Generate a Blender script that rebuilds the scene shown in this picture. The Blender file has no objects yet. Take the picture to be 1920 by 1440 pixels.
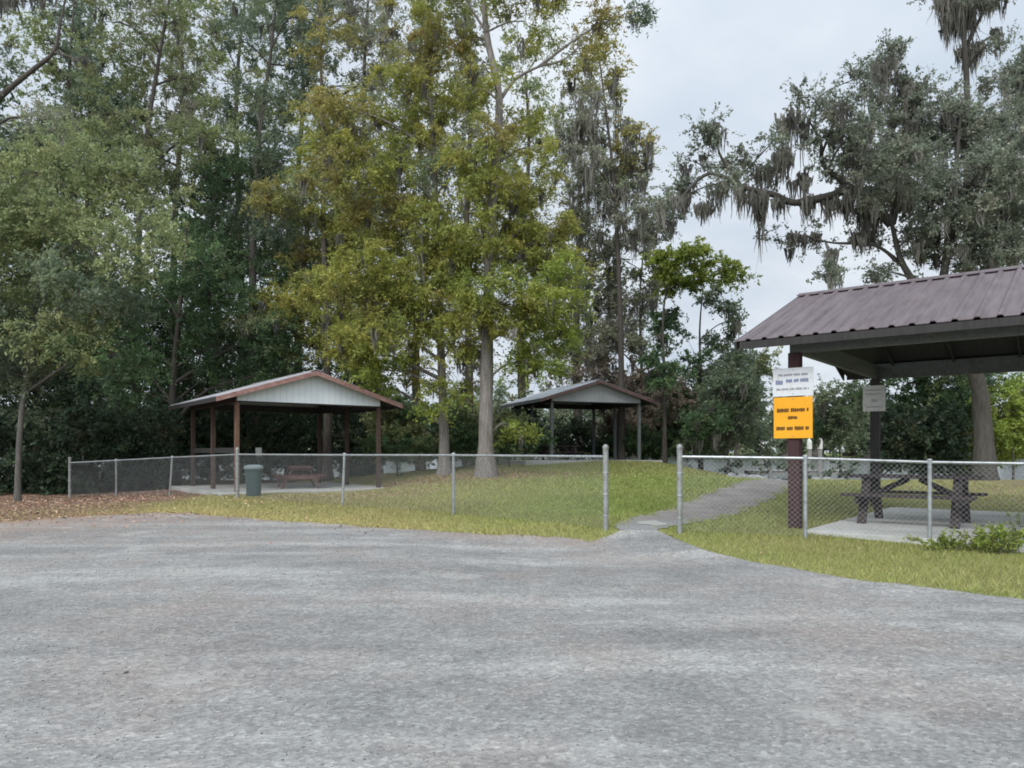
import bpy, bmesh, math, random
import numpy as np
from mathutils import Vector, Matrix

random.seed(7)
R = math.radians
scene = bpy.context.scene
col = scene.collection
F_PX, CX, HZ, CAMZ = 1400.0, 960.0, 848.0, 1.4


def at(px, py, d):
    """world point seen at photo pixel (px, py) at distance d along the view"""
    return np.array([(px - CX) / F_PX * d, d, CAMZ + (HZ - py) / F_PX * d])


# ------------------------------------------------------------------ terrain
EDGE = [(-400, -90), (-60, -4), (-40, 4), (-20, 9.3), (-14, 11.8), (-10.6, 14.3), (-9.3, 16.2), (-8.3, 17.1), (-7.2, 16.9), (-5.28, 15.5), (-2.56, 13.85),
        (-.53, 12.6), (1.19, 11.75), (1.5, 11.92), (1.78, 12.2), (2.28, 12.3), (2.42, 11.7), (2.66, 10.8), (3.05, 9.5), (3.7, 8.25), (4.85, 7.05), (8, 4.2), (14, -1), (40, -22), (400, -260)]
EX = np.array([e[0] for e in EDGE]); EY = np.array([e[1] for e in EDGE])


def edge_y(x):
    # ragged hand-laid edge
    x = np.asarray(x, float)
    return np.interp(x, EX, EY) + .05 * np.sin(x * 3.1) + .035 * np.sin(x * 7.7 + 1) + .02 * np.sin(x * 17 + 2)


CTRL = []
for x in np.arange(-26, 27, 5.0):
    for yy in (-12, -6, 0, 4, 8, 11):
        if yy < float(np.interp(x, EX, EY)) - 1:
            CTRL.append((x, yy, 0))
for x in np.arange(-9, 6, 1.5):
    CTRL.append((x, float(np.interp(x, EX, EY)) - .4, 0.0))
FENCE_L = [(1.53, 12.2, .12), (-1.19, 15.2, .13), (-4.0, 17.6, .125), (-7.65, 20.8, .13), (-10.7, 23.3, .03), (-13.2, 24.9, -.08), (-15.25, 25.75, -.17)]
FENCE_R = [(2.65, 11.8, .12), (4.4, 11.2, .1), (6.07, 10.85, .045), (8.4, 9.05, .02), (10.8, 7.2, .0)]
CTRL += FENCE_L + FENCE_R
CTRL += [(4.69, 12.4, .11), (5.2, 13.2, .11), (8, 16.4, .12), (11, 14, .12), (8.4, 10.5, .08), (11, 8.7, .05), (14, 12, .1),
         (3.35, 14.2, .2), (5.16, 17, .42), (6.6, 19.6, .56), (7.6, 22, .56), (9.5, 25.5, .4), (12, 33, .0), (15, 38, -.1), (18, 42, -.3),
         (-.8, 25, .6), (-2.4, 26, .6), (1, 31, .8), (1.2, 33, .86), (6.8, 35, .86), (-.7, 38, .86), (4.9, 40, .8), (6, 30, .76), (3, 26, .62), (2.5, 20, .4), (-1, 19.5, .33),
         (-8.4, 22.6, .13), (-4.5, 25.5, .15), (-11.4, 26.9, .1), (-7.6, 29.7, .13),
         (-16, 30, -.1), (-25, 26, -.2), (-25, 18, -.05), (-20, 13, 0), (-10, 36, .1), (-20, 40, 0), (0, 44, .4), (7, 38, .3), (10, 30, .2),
         (10.5, 23, .5), (14, 25, .45), (19, 22, .6), (16, 17, .3), (26, 20, .5), (24, 30, .2),
         (-40, 40, 0), (40, 25, .3), (-60, 10, 0), (60, 0, 0), (-60, -30, 0), (60, -40, 0), (0, -40, 0)]
for x in (-60, -40, -25, -12, 0, 12, 25, 40, 60):
    CTRL += [(x, 49, -.9), (x, 60, -1.6), (x, 90, -1.8)]
CTRL = np.array(CTRL, float)


def _phi(r2):
    return np.sqrt(r2 + 2.5)


_d2 = ((CTRL[:, None, :2] - CTRL[None, :, :2]) ** 2).sum(-1)
_n = len(CTRL)
_A = np.zeros((_n + 1, _n + 1)); _A[:_n, :_n] = _phi(_d2) - 1e-3 * np.eye(_n); _A[_n, :_n] = 1; _A[:_n, _n] = 1
_w = np.linalg.solve(_A, np.append(CTRL[:, 2], 0))


def H(x, y):
    x = np.atleast_1d(np.asarray(x, float)); y = np.atleast_1d(np.asarray(y, float))
    out = np.full(x.shape, _w[_n])
    f = out.ravel(); xr = x.ravel(); yr = y.ravel()
    for i in range(_n):
        f = f + _w[i] * _phi((xr - CTRL[i, 0]) ** 2 + (yr - CTRL[i, 1]) ** 2)
    z = f.reshape(x.shape)
    t = np.clip((y - 200) / 50, 0, 1)         # far bank
    z = np.where(y > 60, -1.8 + 0 * z, z) * (1 - t) + t * 0.2
    near = np.clip((60 - np.abs(x)) / 20, 0, 1) * np.clip((y + 35) / 15, 0, 1)
    z = np.where(y < 48, z * near, z)
    return z


def hz(x, y):
    return float(H([x], [y])[0])


# ------------------------------------------------------------------ mesh helpers
def tag(o, label=None, cat=None, group=None, kind=None):
    if label: o['label'] = label
    if cat: o['category'] = cat
    if group: o['group'] = group
    if kind: o['kind'] = kind
    return o


def link(name, me, mat, parent=None):
    o = bpy.data.objects.new(name, me); col.objects.link(o)
    if mat is not None: me.materials.append(mat)
    if parent is not None: o.parent = parent
    return o


def empty(name, loc, rz, label, cat, group=None):
    o = bpy.data.objects.new(name, None); col.objects.link(o)
    o.location = loc; o.rotation_euler = (0, 0, rz); o.empty_display_size = .2
    return tag(o, label, cat, group)


def np_mesh(name, V, Fc, mat, parent=None, tint=None, smooth=False, ptattr=None):
    V = np.ascontiguousarray(V, np.float32); Fc = np.ascontiguousarray(Fc, np.int32)
    m, k = Fc.shape
    me = bpy.data.meshes.new(name)
    me.vertices.add(len(V)); me.vertices.foreach_set('co', V.ravel())
    me.loops.add(m * k); me.loops.foreach_set('vertex_index', Fc.ravel())
    me.polygons.add(m); me.polygons.foreach_set('loop_start', np.arange(0, m * k, k, dtype=np.int32))
    me.polygons.foreach_set('loop_total', np.full(m, k, np.int32))
    if smooth: me.polygons.foreach_set('use_smooth', np.ones(m, bool))
    me.update(calc_edges=True)
    if tint is not None:
        a = me.attributes.new('tint', 'FLOAT_COLOR', 'FACE')
        c = np.ones((m, 4), np.float32); c[:, :3] = tint; a.data.foreach_set('color', c.ravel())
    if ptattr is not None:
        for nm, arr in ptattr.items():
            a = me.attributes.new(nm, 'FLOAT', 'POINT'); a.data.foreach_set('value', np.ascontiguousarray(arr, np.float32))
    return link(name, me, mat, parent)


class MB:
    """collects quads and boxes; build() links them as one object"""
    def __init__(s): s.v = []; s.f = []
    def add(s, vs, fs):
        b = len(s.v); s.v += [tuple(map(float, v)) for v in vs]; s.f += [tuple(i + b for i in f) for f in fs]
    def box(s, x0, y0, z0, x1, y1, z1):
        s.add([(x0, y0, z0), (x1, y0, z0), (x1, y1, z0), (x0, y1, z0), (x0, y0, z1), (x1, y0, z1), (x1, y1, z1), (x0, y1, z1)],
              [(0, 3, 2, 1), (4, 5, 6, 7), (0, 1, 5, 4), (1, 2, 6, 5), (2, 3, 7, 6), (3, 0, 4, 7)])
        return s
    def bar(s, p, q, w, h, up=(0, 0, 1)):
        p = Vector(p); q = Vector(q); d = (q - p).normalized(); up = Vector(up)
        a = d.cross(up)
        if a.length < 1e-4: a = d.cross(Vector((1, 0, 0)))
        a.normalize(); b = a.cross(d).normalized()
        a *= w / 2; b *= h / 2
        s.add([p - a - b, p + a - b, p + a + b, p - a + b, q - a - b, q + a - b, q + a + b, q - a + b],
              [(0, 1, 2, 3), (7, 6, 5, 4), (0, 4, 5, 1), (1, 5, 6, 2), (2, 6, 7, 3), (3, 7, 4, 0)])
        return s
    def tube(s, pts, rad, n=8, cap=True):
        pts = [Vector(p) for p in pts]; m = len(pts)
        if not hasattr(rad, '__len__'): rad = [rad] * m
        vs = []; fs = []
        for i, p in enumerate(pts):
            d = (pts[min(i + 1, m - 1)] - pts[max(i - 1, 0)]).normalized()
            a = d.cross(Vector((0, 1, 0.01)));
            if a.length < .05: a = d.cross(Vector((1, 0, 0)))
            a.normalize(); b = d.cross(a).normalized()
            for k in range(n):
                t = 2 * math.pi * k / n
                vs.append(p + (a * math.cos(t) + b * math.sin(t)) * rad[i])
        for i in range(m - 1):
            for k in range(n):
                k2 = (k + 1) % n
                fs.append((i * n + k, i * n + k2, (i + 1) * n + k2, (i + 1) * n + k))
        if cap:
            fs.append(tuple(range(n))[::-1]); fs.append(tuple((m - 1) * n + k for k in range(n)))
        s.add(vs, fs); return s
    def lathe(s, c, prof, n=20):
        vs = []; fs = []; m = len(prof)
        for r, z in prof:
            for k in range(n):
                t = 2 * math.pi * k / n; vs.append((c[0] + r * math.cos(t), c[1] + r * math.sin(t), c[2] + z))
        for i in range(m - 1):
            for k in range(n):
                k2 = (k + 1) % n; fs.append((i * n + k, i * n + k2, (i + 1) * n + k2, (i + 1) * n + k))
        fs.append(tuple(range(n))[::-1]); fs.append(tuple((m - 1) * n + k for k in range(n)))
        s.add(vs, fs); return s
    def build(s, name, mat, parent=None, smooth=False, bevel=0):
        me = bpy.data.meshes.new(name); me.from_pydata(s.v, [], s.f)
        bm = bmesh.new(); bm.from_mesh(me); bmesh.ops.recalc_face_normals(bm, faces=bm.faces)
        if bevel: bmesh.ops.bevel(bm, geom=list(bm.edges), offset=bevel, segments=1, affect='EDGES', clamp_overlap=True)
        bm.to_mesh(me); bm.free()
        if smooth:
            me.polygons.foreach_set('use_smooth', [True] * len(me.polygons))
        me.update()
        return link(name, me, mat, parent)


# ------------------------------------------------------------------ materials
def newmat(name):
    m = bpy.data.materials.new(name); m.use_nodes = True
    nt = m.node_tree; nt.nodes.clear()
    out = nt.nodes.new('ShaderNodeOutputMaterial')
    return m, nt, out


def nd(nt, t, **kw):
    n = nt.nodes.new(t)
    for k, v in kw.items():
        if k.startswith('i_'): n.inputs[k[2:].replace('_', ' ')].default_value = v
        else: setattr(n, k, v)
    return n


def noise(nt, co, scale, detail=4, rough=.6):
    n = nd(nt, 'ShaderNodeTexNoise'); n.inputs['Scale'].default_value = scale
    n.inputs['Detail'].default_value = detail; n.inputs['Roughness'].default_value = rough
    nt.links.new(co, n.inputs['Vector']); return n.outputs['Fac']


def ramp(nt, fac, stops):
    r = nd(nt, 'ShaderNodeValToRGB'); el = r.color_ramp.elements
    while len(el) < len(stops): el.new(.5)
    for e, (p, c) in zip(el, stops):
        e.position = p; e.color = (*c, 1) if len(c) == 3 else c
    nt.links.new(fac, r.inputs['Fac']); return r.outputs['Color']


def mix(nt, fac, a, b, mode='MIX'):
    m = nd(nt, 'ShaderNodeMix', data_type='RGBA', blend_type=mode)
    for sock, v in ((m.inputs['Factor'], fac), (m.inputs['A'], a), (m.inputs['B'], b)):
        if hasattr(v, 'is_output'): nt.links.new(v, sock)
        elif isinstance(v, (int, float)): sock.default_value = v
        else: sock.default_value = (*v, 1)
    return m.outputs['Result']


def mth(nt, op, a, b=None, clamp=False):
    m = nd(nt, 'ShaderNodeMath', operation=op, use_clamp=clamp)
    for s, v in zip(m.inputs, (a, b)):
        if v is None: continue
        if hasattr(v, 'is_output'): nt.links.new(v, s)
        else: s.default_value = v
    return m.outputs[0]


def finish(nt, out, colr, rough=.8, bump=None, bstr=.3, bdist=.01, metal=0.0, spec=.3):
    p = nd(nt, 'ShaderNodeBsdfPrincipled')
    if hasattr(colr, 'is_output'): nt.links.new(colr, p.inputs['Base Color'])
    else: p.inputs['Base Color'].default_value = (*colr, 1)
    if hasattr(rough, 'is_output'): nt.links.new(rough, p.inputs['Roughness'])
    else: p.inputs['Roughness'].default_value = rough
    p.inputs['Metallic'].default_value = metal; p.inputs['Specular IOR Level'].default_value = spec
    if bump is not None:
        b = nd(nt, 'ShaderNodeBump'); b.inputs['Strength'].default_value = bstr; b.inputs['Distance'].default_value = bdist
        nt.links.new(bump, b.inputs['Height']); nt.links.new(b.outputs['Normal'], p.inputs['Normal'])
    nt.links.new(p.outputs[0], out.inputs['Surface'])


def coords(nt, obj=True):
    if obj: return nd(nt, 'ShaderNodeTexCoord').outputs['Object']
    return nd(nt, 'ShaderNodeNewGeometry').outputs['Position']


def worn(name, c1, c2, scale=3, rough=.8, dirt=None, stretch=None, metal=0.0, spec=.3, bstr=.2):
    m, nt, out = newmat(name); co = coords(nt)
    if stretch:
        mp = nd(nt, 'ShaderNodeMapping'); mp.inputs['Scale'].default_value = stretch
        nt.links.new(co, mp.inputs['Vector']); co = mp.outputs[0]
    n1 = noise(nt, co, scale, 6, .65)
    c = ramp(nt, n1, [(.3, c1), (.7, c2)])
    if dirt:
        n2 = noise(nt, co, scale * 3.7, 5, .7)
        f = nd(nt, 'ShaderNodeMapRange'); nt.links.new(n2, f.inputs[0])
        f.inputs[1].default_value = .5; f.inputs[2].default_value = .72
        c = mix(nt, f.outputs[0], c, dirt)
    n3 = noise(nt, co, scale * 14, 4, .7)
    finish(nt, out, c, rough, n3, bstr, .01, metal, spec)
    return m


def leaf_mat(name, trans=.35, rough=.55):
    m, nt, out = newmat(name)
    a = nd(nt, 'ShaderNodeAttribute', attribute_name='tint')
    p = nd(nt, 'ShaderNodeBsdfPrincipled'); p.inputs['Roughness'].default_value = rough; p.inputs['Specular IOR Level'].default_value = .25
    nt.links.new(a.outputs['Color'], p.inputs['Base Color'])
    t = nd(nt, 'ShaderNodeBsdfTranslucent'); nt.links.new(a.outputs['Color'], t.inputs['Color'])
    mx = nd(nt, 'ShaderNodeMixShader'); mx.inputs[0].default_value = trans
    nt.links.new(p.outputs[0], mx.inputs[1]); nt.links.new(t.outputs[0], mx.inputs[2]); nt.links.new(mx.outputs[0], out.inputs['Surface'])
    return m


M = {}
M['leaf'] = leaf_mat('leaf', .42); M['moss'] = leaf_mat('moss', .25, .9); M['blade'] = leaf_mat('blade', .3, .6); M['litter'] = leaf_mat('litter', .1, .8)
M['bark_pale'] = worn('bark_pale', (.12, .105, .094), (.30, .275, .25), 2.2, .95, (.075, .068, .058), (7, 7, .7), bstr=1.0)
M['bark_mid'] = worn('bark_mid', (.085, .08, .07), (.18, .17, .15), 2.2, .95, (.06, .058, .05), (6, 6, .8), bstr=.8)
M['bark_dark'] = worn('bark_dark', (.055, .046, .04), (.12, .105, .09), 2.5, .95, None, (5, 5, .8), bstr=.8)
M['bark_oak'] = worn('bark_oak', (.042, .037, .033), (.10, .09, .078), 2.5, .95, (.075, .08, .065), (5, 5, .8), bstr=.8)
M['galv'] = worn('galvanised', (.30, .32, .33), (.46, .48, .49), 4, .45, (.22, .22, .21), None, .6, .5, .05)
M['galv_dull'] = worn('galvanised_dull', (.22, .23, .225), (.36, .37, .36), 5, .6, (.2, .16, .12), None, .4, .4, .05)
M['wood_red'] = worn('wood_red', (.045, .021, .023), (.075, .033, .034), 3, .75, (.035, .025, .026), (5, 5, .6))
M['wood_brown'] = worn('wood_brown', (.10, .055, .038), (.20, .12, .08), 3, .85, (.07, .04, .032), (5, 5, .6))
M['wood_brown_shaded'] = worn('wood_brown_shaded', (.045, .03, .025), (.085, .055, .042), 3, .85, None, (5, 5, .6))  # same brown wood, with the shade under the roof put into its colour
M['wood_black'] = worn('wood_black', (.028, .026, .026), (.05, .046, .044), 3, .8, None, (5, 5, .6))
M['wood_grey'] = worn('wood_grey', (.11, .122, .118), (.155, .168, .163), 2, .75, (.07, .075, .07), (.6, 4, 4))
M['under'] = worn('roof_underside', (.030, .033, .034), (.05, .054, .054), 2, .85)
M['table_dark'] = worn('table_dark', (.04, .03, .03), (.075, .056, .054), 3, .75, (.035, .028, .028), (.8, 6, 6))
M['table_red'] = worn('table_red', (.095, .045, .042), (.15, .078, .07), 3, .8, (.07, .042, .04), (.8, 6, 6))
M['fascia_red'] = worn('fascia_red', (.22, .11, .095), (.37, .235, .21), 2.2, .75, (.15, .075, .06), (2, 2, 2))
M['fascia_dark'] = worn('fascia_dark', (.10, .06, .058), (.17, .11, .105), 2.2, .75, (.07, .045, .045))
M['can_body'] = worn('can_body', (.035, .065, .068), (.055, .09, .09), 3, .5, (.06, .075, .07))
M['can_lid'] = worn('can_lid', (.18, .23, .235), (.25, .29, .29), 3, .5)
M['white_box'] = worn('white_box', (.6, .6, .56), (.7, .7, .66), 4, .6)
M['sign_white'] = worn('sign_white', (.62, .63, .65), (.70, .71, .72), 3, .45, (.52, .52, .5))
M['sign_cream'] = worn('sign_cream', (.48, .47, .43), (.57, .55, .51), 3, .5, (.4, .38, .35))
M['sign_orange'] = worn('sign_orange', (.80, .34, .012), (.86, .40, .02), 2, .45)
M['ink_blue'] = worn('ink_blue', (.16, .19, .30), (.22, .25, .36), 6, .6)
M['ink_grey'] = worn('ink_grey', (.28, .28, .30), (.36, .36, .38), 6, .6)
M['ink_black'] = worn('ink_black', (.09, .045, .01), (.15, .07, .012), 6, .6)
M['dock'] = worn('dock_wood', (.22, .21, .195), (.36, .35, .33), 2, .85, None, (5, 1, 1))
M['cap'] = worn('piling_cap', (.66, .66, .6), (.75, .74, .68), 3, .6)
M['stone'] = worn('stone', (.05, .05, .05), (.09, .09, .09), 9, .9)


def metal_roof(name, base, alt, rust, amount):
    m, nt, out = newmat(name); co = coords(nt)
    mp = nd(nt, 'ShaderNodeMapping'); mp.inputs['Scale'].default_value = (.5, 3.2, .5); nt.links.new(co, mp.inputs['Vector'])
    n1 = noise(nt, mp.outputs[0], 2.2, 6, .7); n2 = noise(nt, co, .9, 5, .6); n3 = noise(nt, co, 7, 5, .7)
    c = ramp(nt, n1, [(.32, base), (.68, alt)])
    f = nd(nt, 'ShaderNodeMapRange'); nt.links.new(n2, f.inputs[0]); f.inputs[1].default_value = .52; f.inputs[2].default_value = .75; f.inputs[4].default_value = amount
    c = mix(nt, f.outputs[0], c, rust)
    g = nd(nt, 'ShaderNodeMapRange'); nt.links.new(n3, g.inputs[0]); g.inputs[1].default_value = .6; g.inputs[2].default_value = .8; g.inputs[4].default_value = .5
    c = mix(nt, g.outputs[0], c, tuple(v * 1.45 for v in alt))
    finish(nt, out, c, .5, n3, .05, .01, .0, .4)
    return m


M['roof_mauve'] = metal_roof('roof_mauve', (.085, .066, .072), (.165, .132, .142), (.10, .066, .066), .6)
M['roof_grey'] = metal_roof('roof_grey', (.27, .27, .28), (.38, .38, .395), (.27, .16, .14), .8)
M['roof_blue'] = metal_roof('roof_blue', (.28, .30, .32), (.38, .41, .43), (.25, .24, .24), .5)


def siding(name, c1, c2):
    m, nt, out = newmat(name); co = coords(nt)
    w = nd(nt, 'ShaderNodeTexWave', wave_type='BANDS', bands_direction='X', wave_profile='SAW'); w.inputs['Scale'].default_value = 1.55
    w.inputs['Distortion'].default_value = 0; nt.links.new(co, w.inputs['Vector'])
    n1 = noise(nt, co, 1.6, 5, .6)
    c = ramp(nt, n1, [(.3, c1), (.7, c2)])
    groove = ramp(nt, w.outputs['Fac'], [(0, (.45, .45, .45)), (.06, (1, 1, 1))])
    c = mix(nt, 1.0, c, groove, 'MULTIPLY')
    finish(nt, out, c, .7, w.outputs['Fac'], .1, .01)
    return m


M['gable_white'] = siding('gable_white', (.56, .60, .62), (.66, .69, .71))
M['gable_grey'] = siding('gable_grey', (.30, .31, .325), (.38, .39, .40))


def m_asphalt():
    m, nt, out = newmat('asphalt'); co = coords(nt, False)
    big = noise(nt, co, .33, 6, .62); med = noise(nt, co, 1.7, 6, .65); fine = noise(nt, co, 34, 3, .8); tintn = noise(nt, co, .55, 4, .6)
    mp = nd(nt, 'ShaderNodeMapping'); mp.inputs['Scale'].default_value = (.16, .9, 1); mp.inputs['Rotation'].default_value = (0, 0, R(12)); nt.links.new(co, mp.inputs['Vector'])
    streak = noise(nt, mp.outputs[0], .9, 6, .6)
    v = nd(nt, 'ShaderNodeTexVoronoi'); v.inputs['Scale'].default_value = 42; nt.links.new(co, v.inputs['Vector'])
    sep = nd(nt, 'ShaderNodeSeparateColor'); nt.links.new(v.outputs['Color'], sep.inputs[0])
    base = ramp(nt, big, [(.36, (.14, .141, .142)), (.5, (.225, .226, .225)), (.62, (.35, .348, .342))])
    base = mix(nt, .66, base, ramp(nt, streak, [(.38, (.145, .146, .148)), (.5, (.235, .236, .236)), (.6, (.45, .448, .44))]))
    base = mix(nt, .45, base, ramp(nt, med, [(.3, (.16, .165, .17)), (.7, (.35, .35, .35))]))
    pink = nd(nt, 'ShaderNodeMapRange'); nt.links.new(tintn, pink.inputs[0]); pink.inputs[1].default_value = .46; pink.inputs[2].default_value = .66; pink.inputs[4].default_value = .6
    base = mix(nt, pink.outputs[0], base, (.275, .24, .225))
    # blown-in leaf dust towards the wooded corner of the lot
    a = nd(nt, 'ShaderNodeAttribute', attribute_name='dust')
    dn = noise(nt, co, 2.3, 6, .7)
    df = mth(nt, 'MULTIPLY', a.outputs['Fac'], ramp(nt, dn, [(.38, (.15, .15, .15)), (.62, (1, 1, 1))]))
    base = mix(nt, df, base, (.30, .185, .125))
    grain = ramp(nt, sep.outputs[0], [(0, (.62, .62, .62)), (.55, (.98, .98, .97)), (.85, (1.2, 1.2, 1.18)), (1, (1.6, 1.6, 1.55))])
    c = mix(nt, .55, base, grain, 'MULTIPLY')
    c = mix(nt, .7, c, ramp(nt, fine, [(.3, (.68, .68, .69)), (.7, (1.3, 1.3, 1.3))]), 'MULTIPLY')
    ng = noise(nt, co, 9, 4, .7)
    c = mix(nt, .45, c, ramp(nt, ng, [(.32, (.72, .72, .73)), (.68, (1.25, 1.25, 1.24))]), 'MULTIPLY')
    wp = noise(nt, co, .8, 6, .7); wm = nd(nt, 'ShaderNodeMapRange'); nt.links.new(wp, wm.inputs[0]); wm.inputs[1].default_value = .57; wm.inputs[2].default_value = .66; wm.inputs[4].default_value = .5
    c = mix(nt, wm.outputs[0], c, (.40, .40, .39))
    c = mix(nt, 1.0, c, (1.0, .985, .955), 'MULTIPLY')
    h = mth(nt, 'ADD', v.outputs['Distance'], fine)
    finish(nt, out, c, .9, h, .35, .012, 0, .25)
    return m


def m_ground():
    m, nt, out = newmat('ground'); co = coords(nt, False)
    a = nd(nt, 'ShaderNodeAttribute', attribute_name='litter')
    g = nd(nt, 'ShaderNodeAttribute', attribute_name='green')
    big = noise(nt, co, .5, 5, .6); med = noise(nt, co, 2.6, 6, .7); fine = noise(nt, co, 26, 4, .8)
    grass = ramp(nt, big, [(.3, (.165, .175, .07)), (.5, (.24, .23, .095)), (.7, (.33, .285, .14))])
    lush = ramp(nt, med, [(.3, (.12, .155, .042)), (.7, (.215, .23, .065))])
    grass = mix(nt, mth(nt, 'MULTIPLY', g.outputs['Fac'], .8), grass, lush)
    dirt = ramp(nt, med, [(.3, (.11, .08, .06)), (.6, (.24, .155, .108)), (.8, (.36, .23, .16))])
    f = mth(nt, 'ADD', a.outputs['Fac'], mth(nt, 'MULTIPLY', mth(nt, 'SUBTRACT', med, .5), 1.1))
    mr = nd(nt, 'ShaderNodeMapRange'); nt.links.new(f, mr.inputs[0]); mr.inputs[1].default_value = .3; mr.inputs[2].default_value = .7
    c = mix(nt, mr.outputs[0], grass, dirt)
    c = mix(nt, .8, c, ramp(nt, fine, [(.3, (.6, .6, .6)), (.7, (1.3, 1.3, 1.3))]), 'MULTIPLY')
    finish(nt, out, c, .95, fine, .6, .03, 0, .1)
    return m


def m_path():
    m, nt, out = newmat('path'); co = coords(nt, False)
    med = noise(nt, co, 1.6, 6, .65); fine = noise(nt, co, 30, 3, .8); leafn = noise(nt, co, 5, 6, .75)
    c = ramp(nt, med, [(.3, (.165, .15, .138)), (.55, (.225, .207, .193)), (.72, (.29, .27, .25))])
    l = nd(nt, 'ShaderNodeMapRange'); nt.links.new(leafn, l.inputs[0]); l.inputs[1].default_value = .58; l.inputs[2].default_value = .7; l.inputs[4].default_value = .7
    c = mix(nt, l.outputs[0], c, (.15, .10, .07))
    c = mix(nt, .8, c, ramp(nt, fine, [(.3, (.7, .7, .7)), (.7, (1.25, 1.25, 1.25))]), 'MULTIPLY')
    sy = nd(nt, 'ShaderNodeSeparateXYZ'); nt.links.new(co, sy.inputs[0])
    yy = mth(nt, 'ADD', sy.outputs['Y'], mth(nt, 'MULTIPLY', mth(nt, 'SUBTRACT', leafn, .5), 1.6))
    ay = nd(nt, 'ShaderNodeMapRange'); nt.links.new(yy, ay.inputs[0]); ay.inputs[1].default_value = 12.2; ay.inputs[2].default_value = 13.4; ay.inputs[3].default_value = 1.0; ay.inputs[4].default_value = 0.0
    c = mix(nt, ay.outputs[0], c, ramp(nt, fine, [(.3, (.17, .172, .176)), (.7, (.28, .282, .285))]))
    finish(nt, out, c, .95, fine, .4, .015, 0, .2)
    return m


def m_concrete(name, k):
    m, nt, out = newmat(name); co = coords(nt, False)
    n1 = noise(nt, co, .8, 6, .65); n2 = noise(nt, co, 4, 6, .7); fine = noise(nt, co, 40, 3, .7)
    c = ramp(nt, n1, [(.3, (.33 * k, .325 * k, .30 * k)), (.7, (.50 * k, .495 * k, .47 * k))])
    l = nd(nt, 'ShaderNodeMapRange'); nt.links.new(n2, l.inputs[0]); l.inputs[1].default_value = .55; l.inputs[2].default_value = .75; l.inputs[4].default_value = .6
    c = mix(nt, l.outputs[0], c, (.23 * k, .215 * k, .185 * k))
    c = mix(nt, .6, c, ramp(nt, fine, [(.3, (.85, .85, .85)), (.7, (1.12, 1.12, 1.12))]), 'MULTIPLY')
    finish(nt, out, c, .9, fine, .2, .01)
    return m


def m_water():
    m, nt, out = newmat('water'); co = coords(nt, False)
    mp = nd(nt, 'ShaderNodeMapping'); mp.inputs['Scale'].default_value = (.5, 1.6, 1); nt.links.new(co, mp.inputs['Vector'])
    n1 = noise(nt, mp.outputs[0], 1.4, 5, .6)
    finish(nt, out, (.05, .06, .055), .08, n1, .5, .15, 0, .5)
    return m


M['asphalt'] = m_asphalt(); M['ground'] = m_ground(); M['path'] = m_path(); M['water'] = m_water()
M['concrete'] = m_concrete('concrete', 1.0); M['concrete_tan'] = m_concrete('concrete_tan', .82); M['concrete_pale'] = m_concrete('concrete_pale', 1.2)


# ------------------------------------------------------------------ ground, lot, path, water
def axis(lo, f0, f1, hi, step, g=1.22):
    a = list(np.arange(f0, f1 + 1e-6, step)); s = step; x = a[-1]
    while x < hi: s *= g; x += s; a.append(x)
    s = step; x = f0; b = []
    while x > lo: s *= g; x -= s; b.append(x)
    return np.array(b[::-1] + a)


PATH = [(2.02, 12.1), (2.1, 12.35), (2.6, 13.0), (3.35, 14.2), (4.2, 15.5), (5.16, 17.0), (6.2, 18.8), (7.0, 20.4), (7.7, 22.0), (8.6, 24.0), (10, 27), (13, 34), (16, 42)]
PW = [.3, .42, .55, .66, .7, .72, .74, .74, .72, .7, .7, .7, .7]
_pp = np.array(PATH)
PT = np.concatenate([np.linspace(_pp[i], _pp[i + 1], 12, endpoint=False) for i in range(len(_pp) - 1)] + [_pp[-1:]])
PWT = np.concatenate([np.linspace(PW[i], PW[i + 1], 12, endpoint=False) for i in range(len(PW) - 1)] + [PW[-1:]])
for _ in range(6):
    PT[1:-1] = (PT[:-2] + 2 * PT[1:-1] + PT[2:]) / 4


def path_dist(x, y):
    d = np.full(np.shape(x), 1e9)
    for p, w in zip(PT[::2], PWT[::2]):
        d = np.minimum(d, np.hypot(x - p[0], y - p[1]) - w)
    return d


SLABS = []   # (centre, ux, half x, half y) filled by the shelters


def in_slab(x, y, grow=0.0):
    r = np.zeros(np.shape(x), bool)
    for (c, ux, hx, hy) in SLABS:
        a = (x - c[0]) * ux[0] + (y - c[1]) * ux[1]; b = -(x - c[0]) * ux[1] + (y - c[1]) * ux[0]
        r |= (np.abs(a) < hx + grow) & (np.abs(b) < hy + grow)
    return r


def gauss(x, y, cx, cy, sx, sy):
    return np.exp(-.5 * (((x - cx) / sx) ** 2 + ((y - cy) / sy) ** 2))


def litter_f(x, y):
    f = 1 / (1 + np.exp((x + 8.6 + (y - 17) * .15) * 1.3)) * 1.0          # wooded corner on the left
    f = np.maximum(f, .85 * gauss(x, y, -1.6, 26.0, 4.5, 2.0))
    f = np.maximum(f, .6 * gauss(x, y, -4.5, 20.5, 3.0, 1.6))
    f = np.maximum(f, .8 / (1 + np.exp(-(y - 38) * .8)) * (y < 80))
    f = np.maximum(f, .55 * gauss(x, y, 15, 20, 5, 4))
    f = np.maximum(f, .8 / (1 + np.exp((x + 6 + 0) * 1.0)) / (1 + np.exp(-(y - 27) * 1.0)))
    return f


def green_f(x, y):
    f = .9 * gauss(x, y, 2.2, 15.5, 2.0, 3.0)
    f = np.maximum(f, .8 * gauss(x, y, 4.4, 22, 3.5, 6))
    f = np.maximum(f, .35 * gauss(x, y, 6, 9.3, 4, 1.3)); f = np.maximum(f, 1.0 * (y > 80))
    return f


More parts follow.
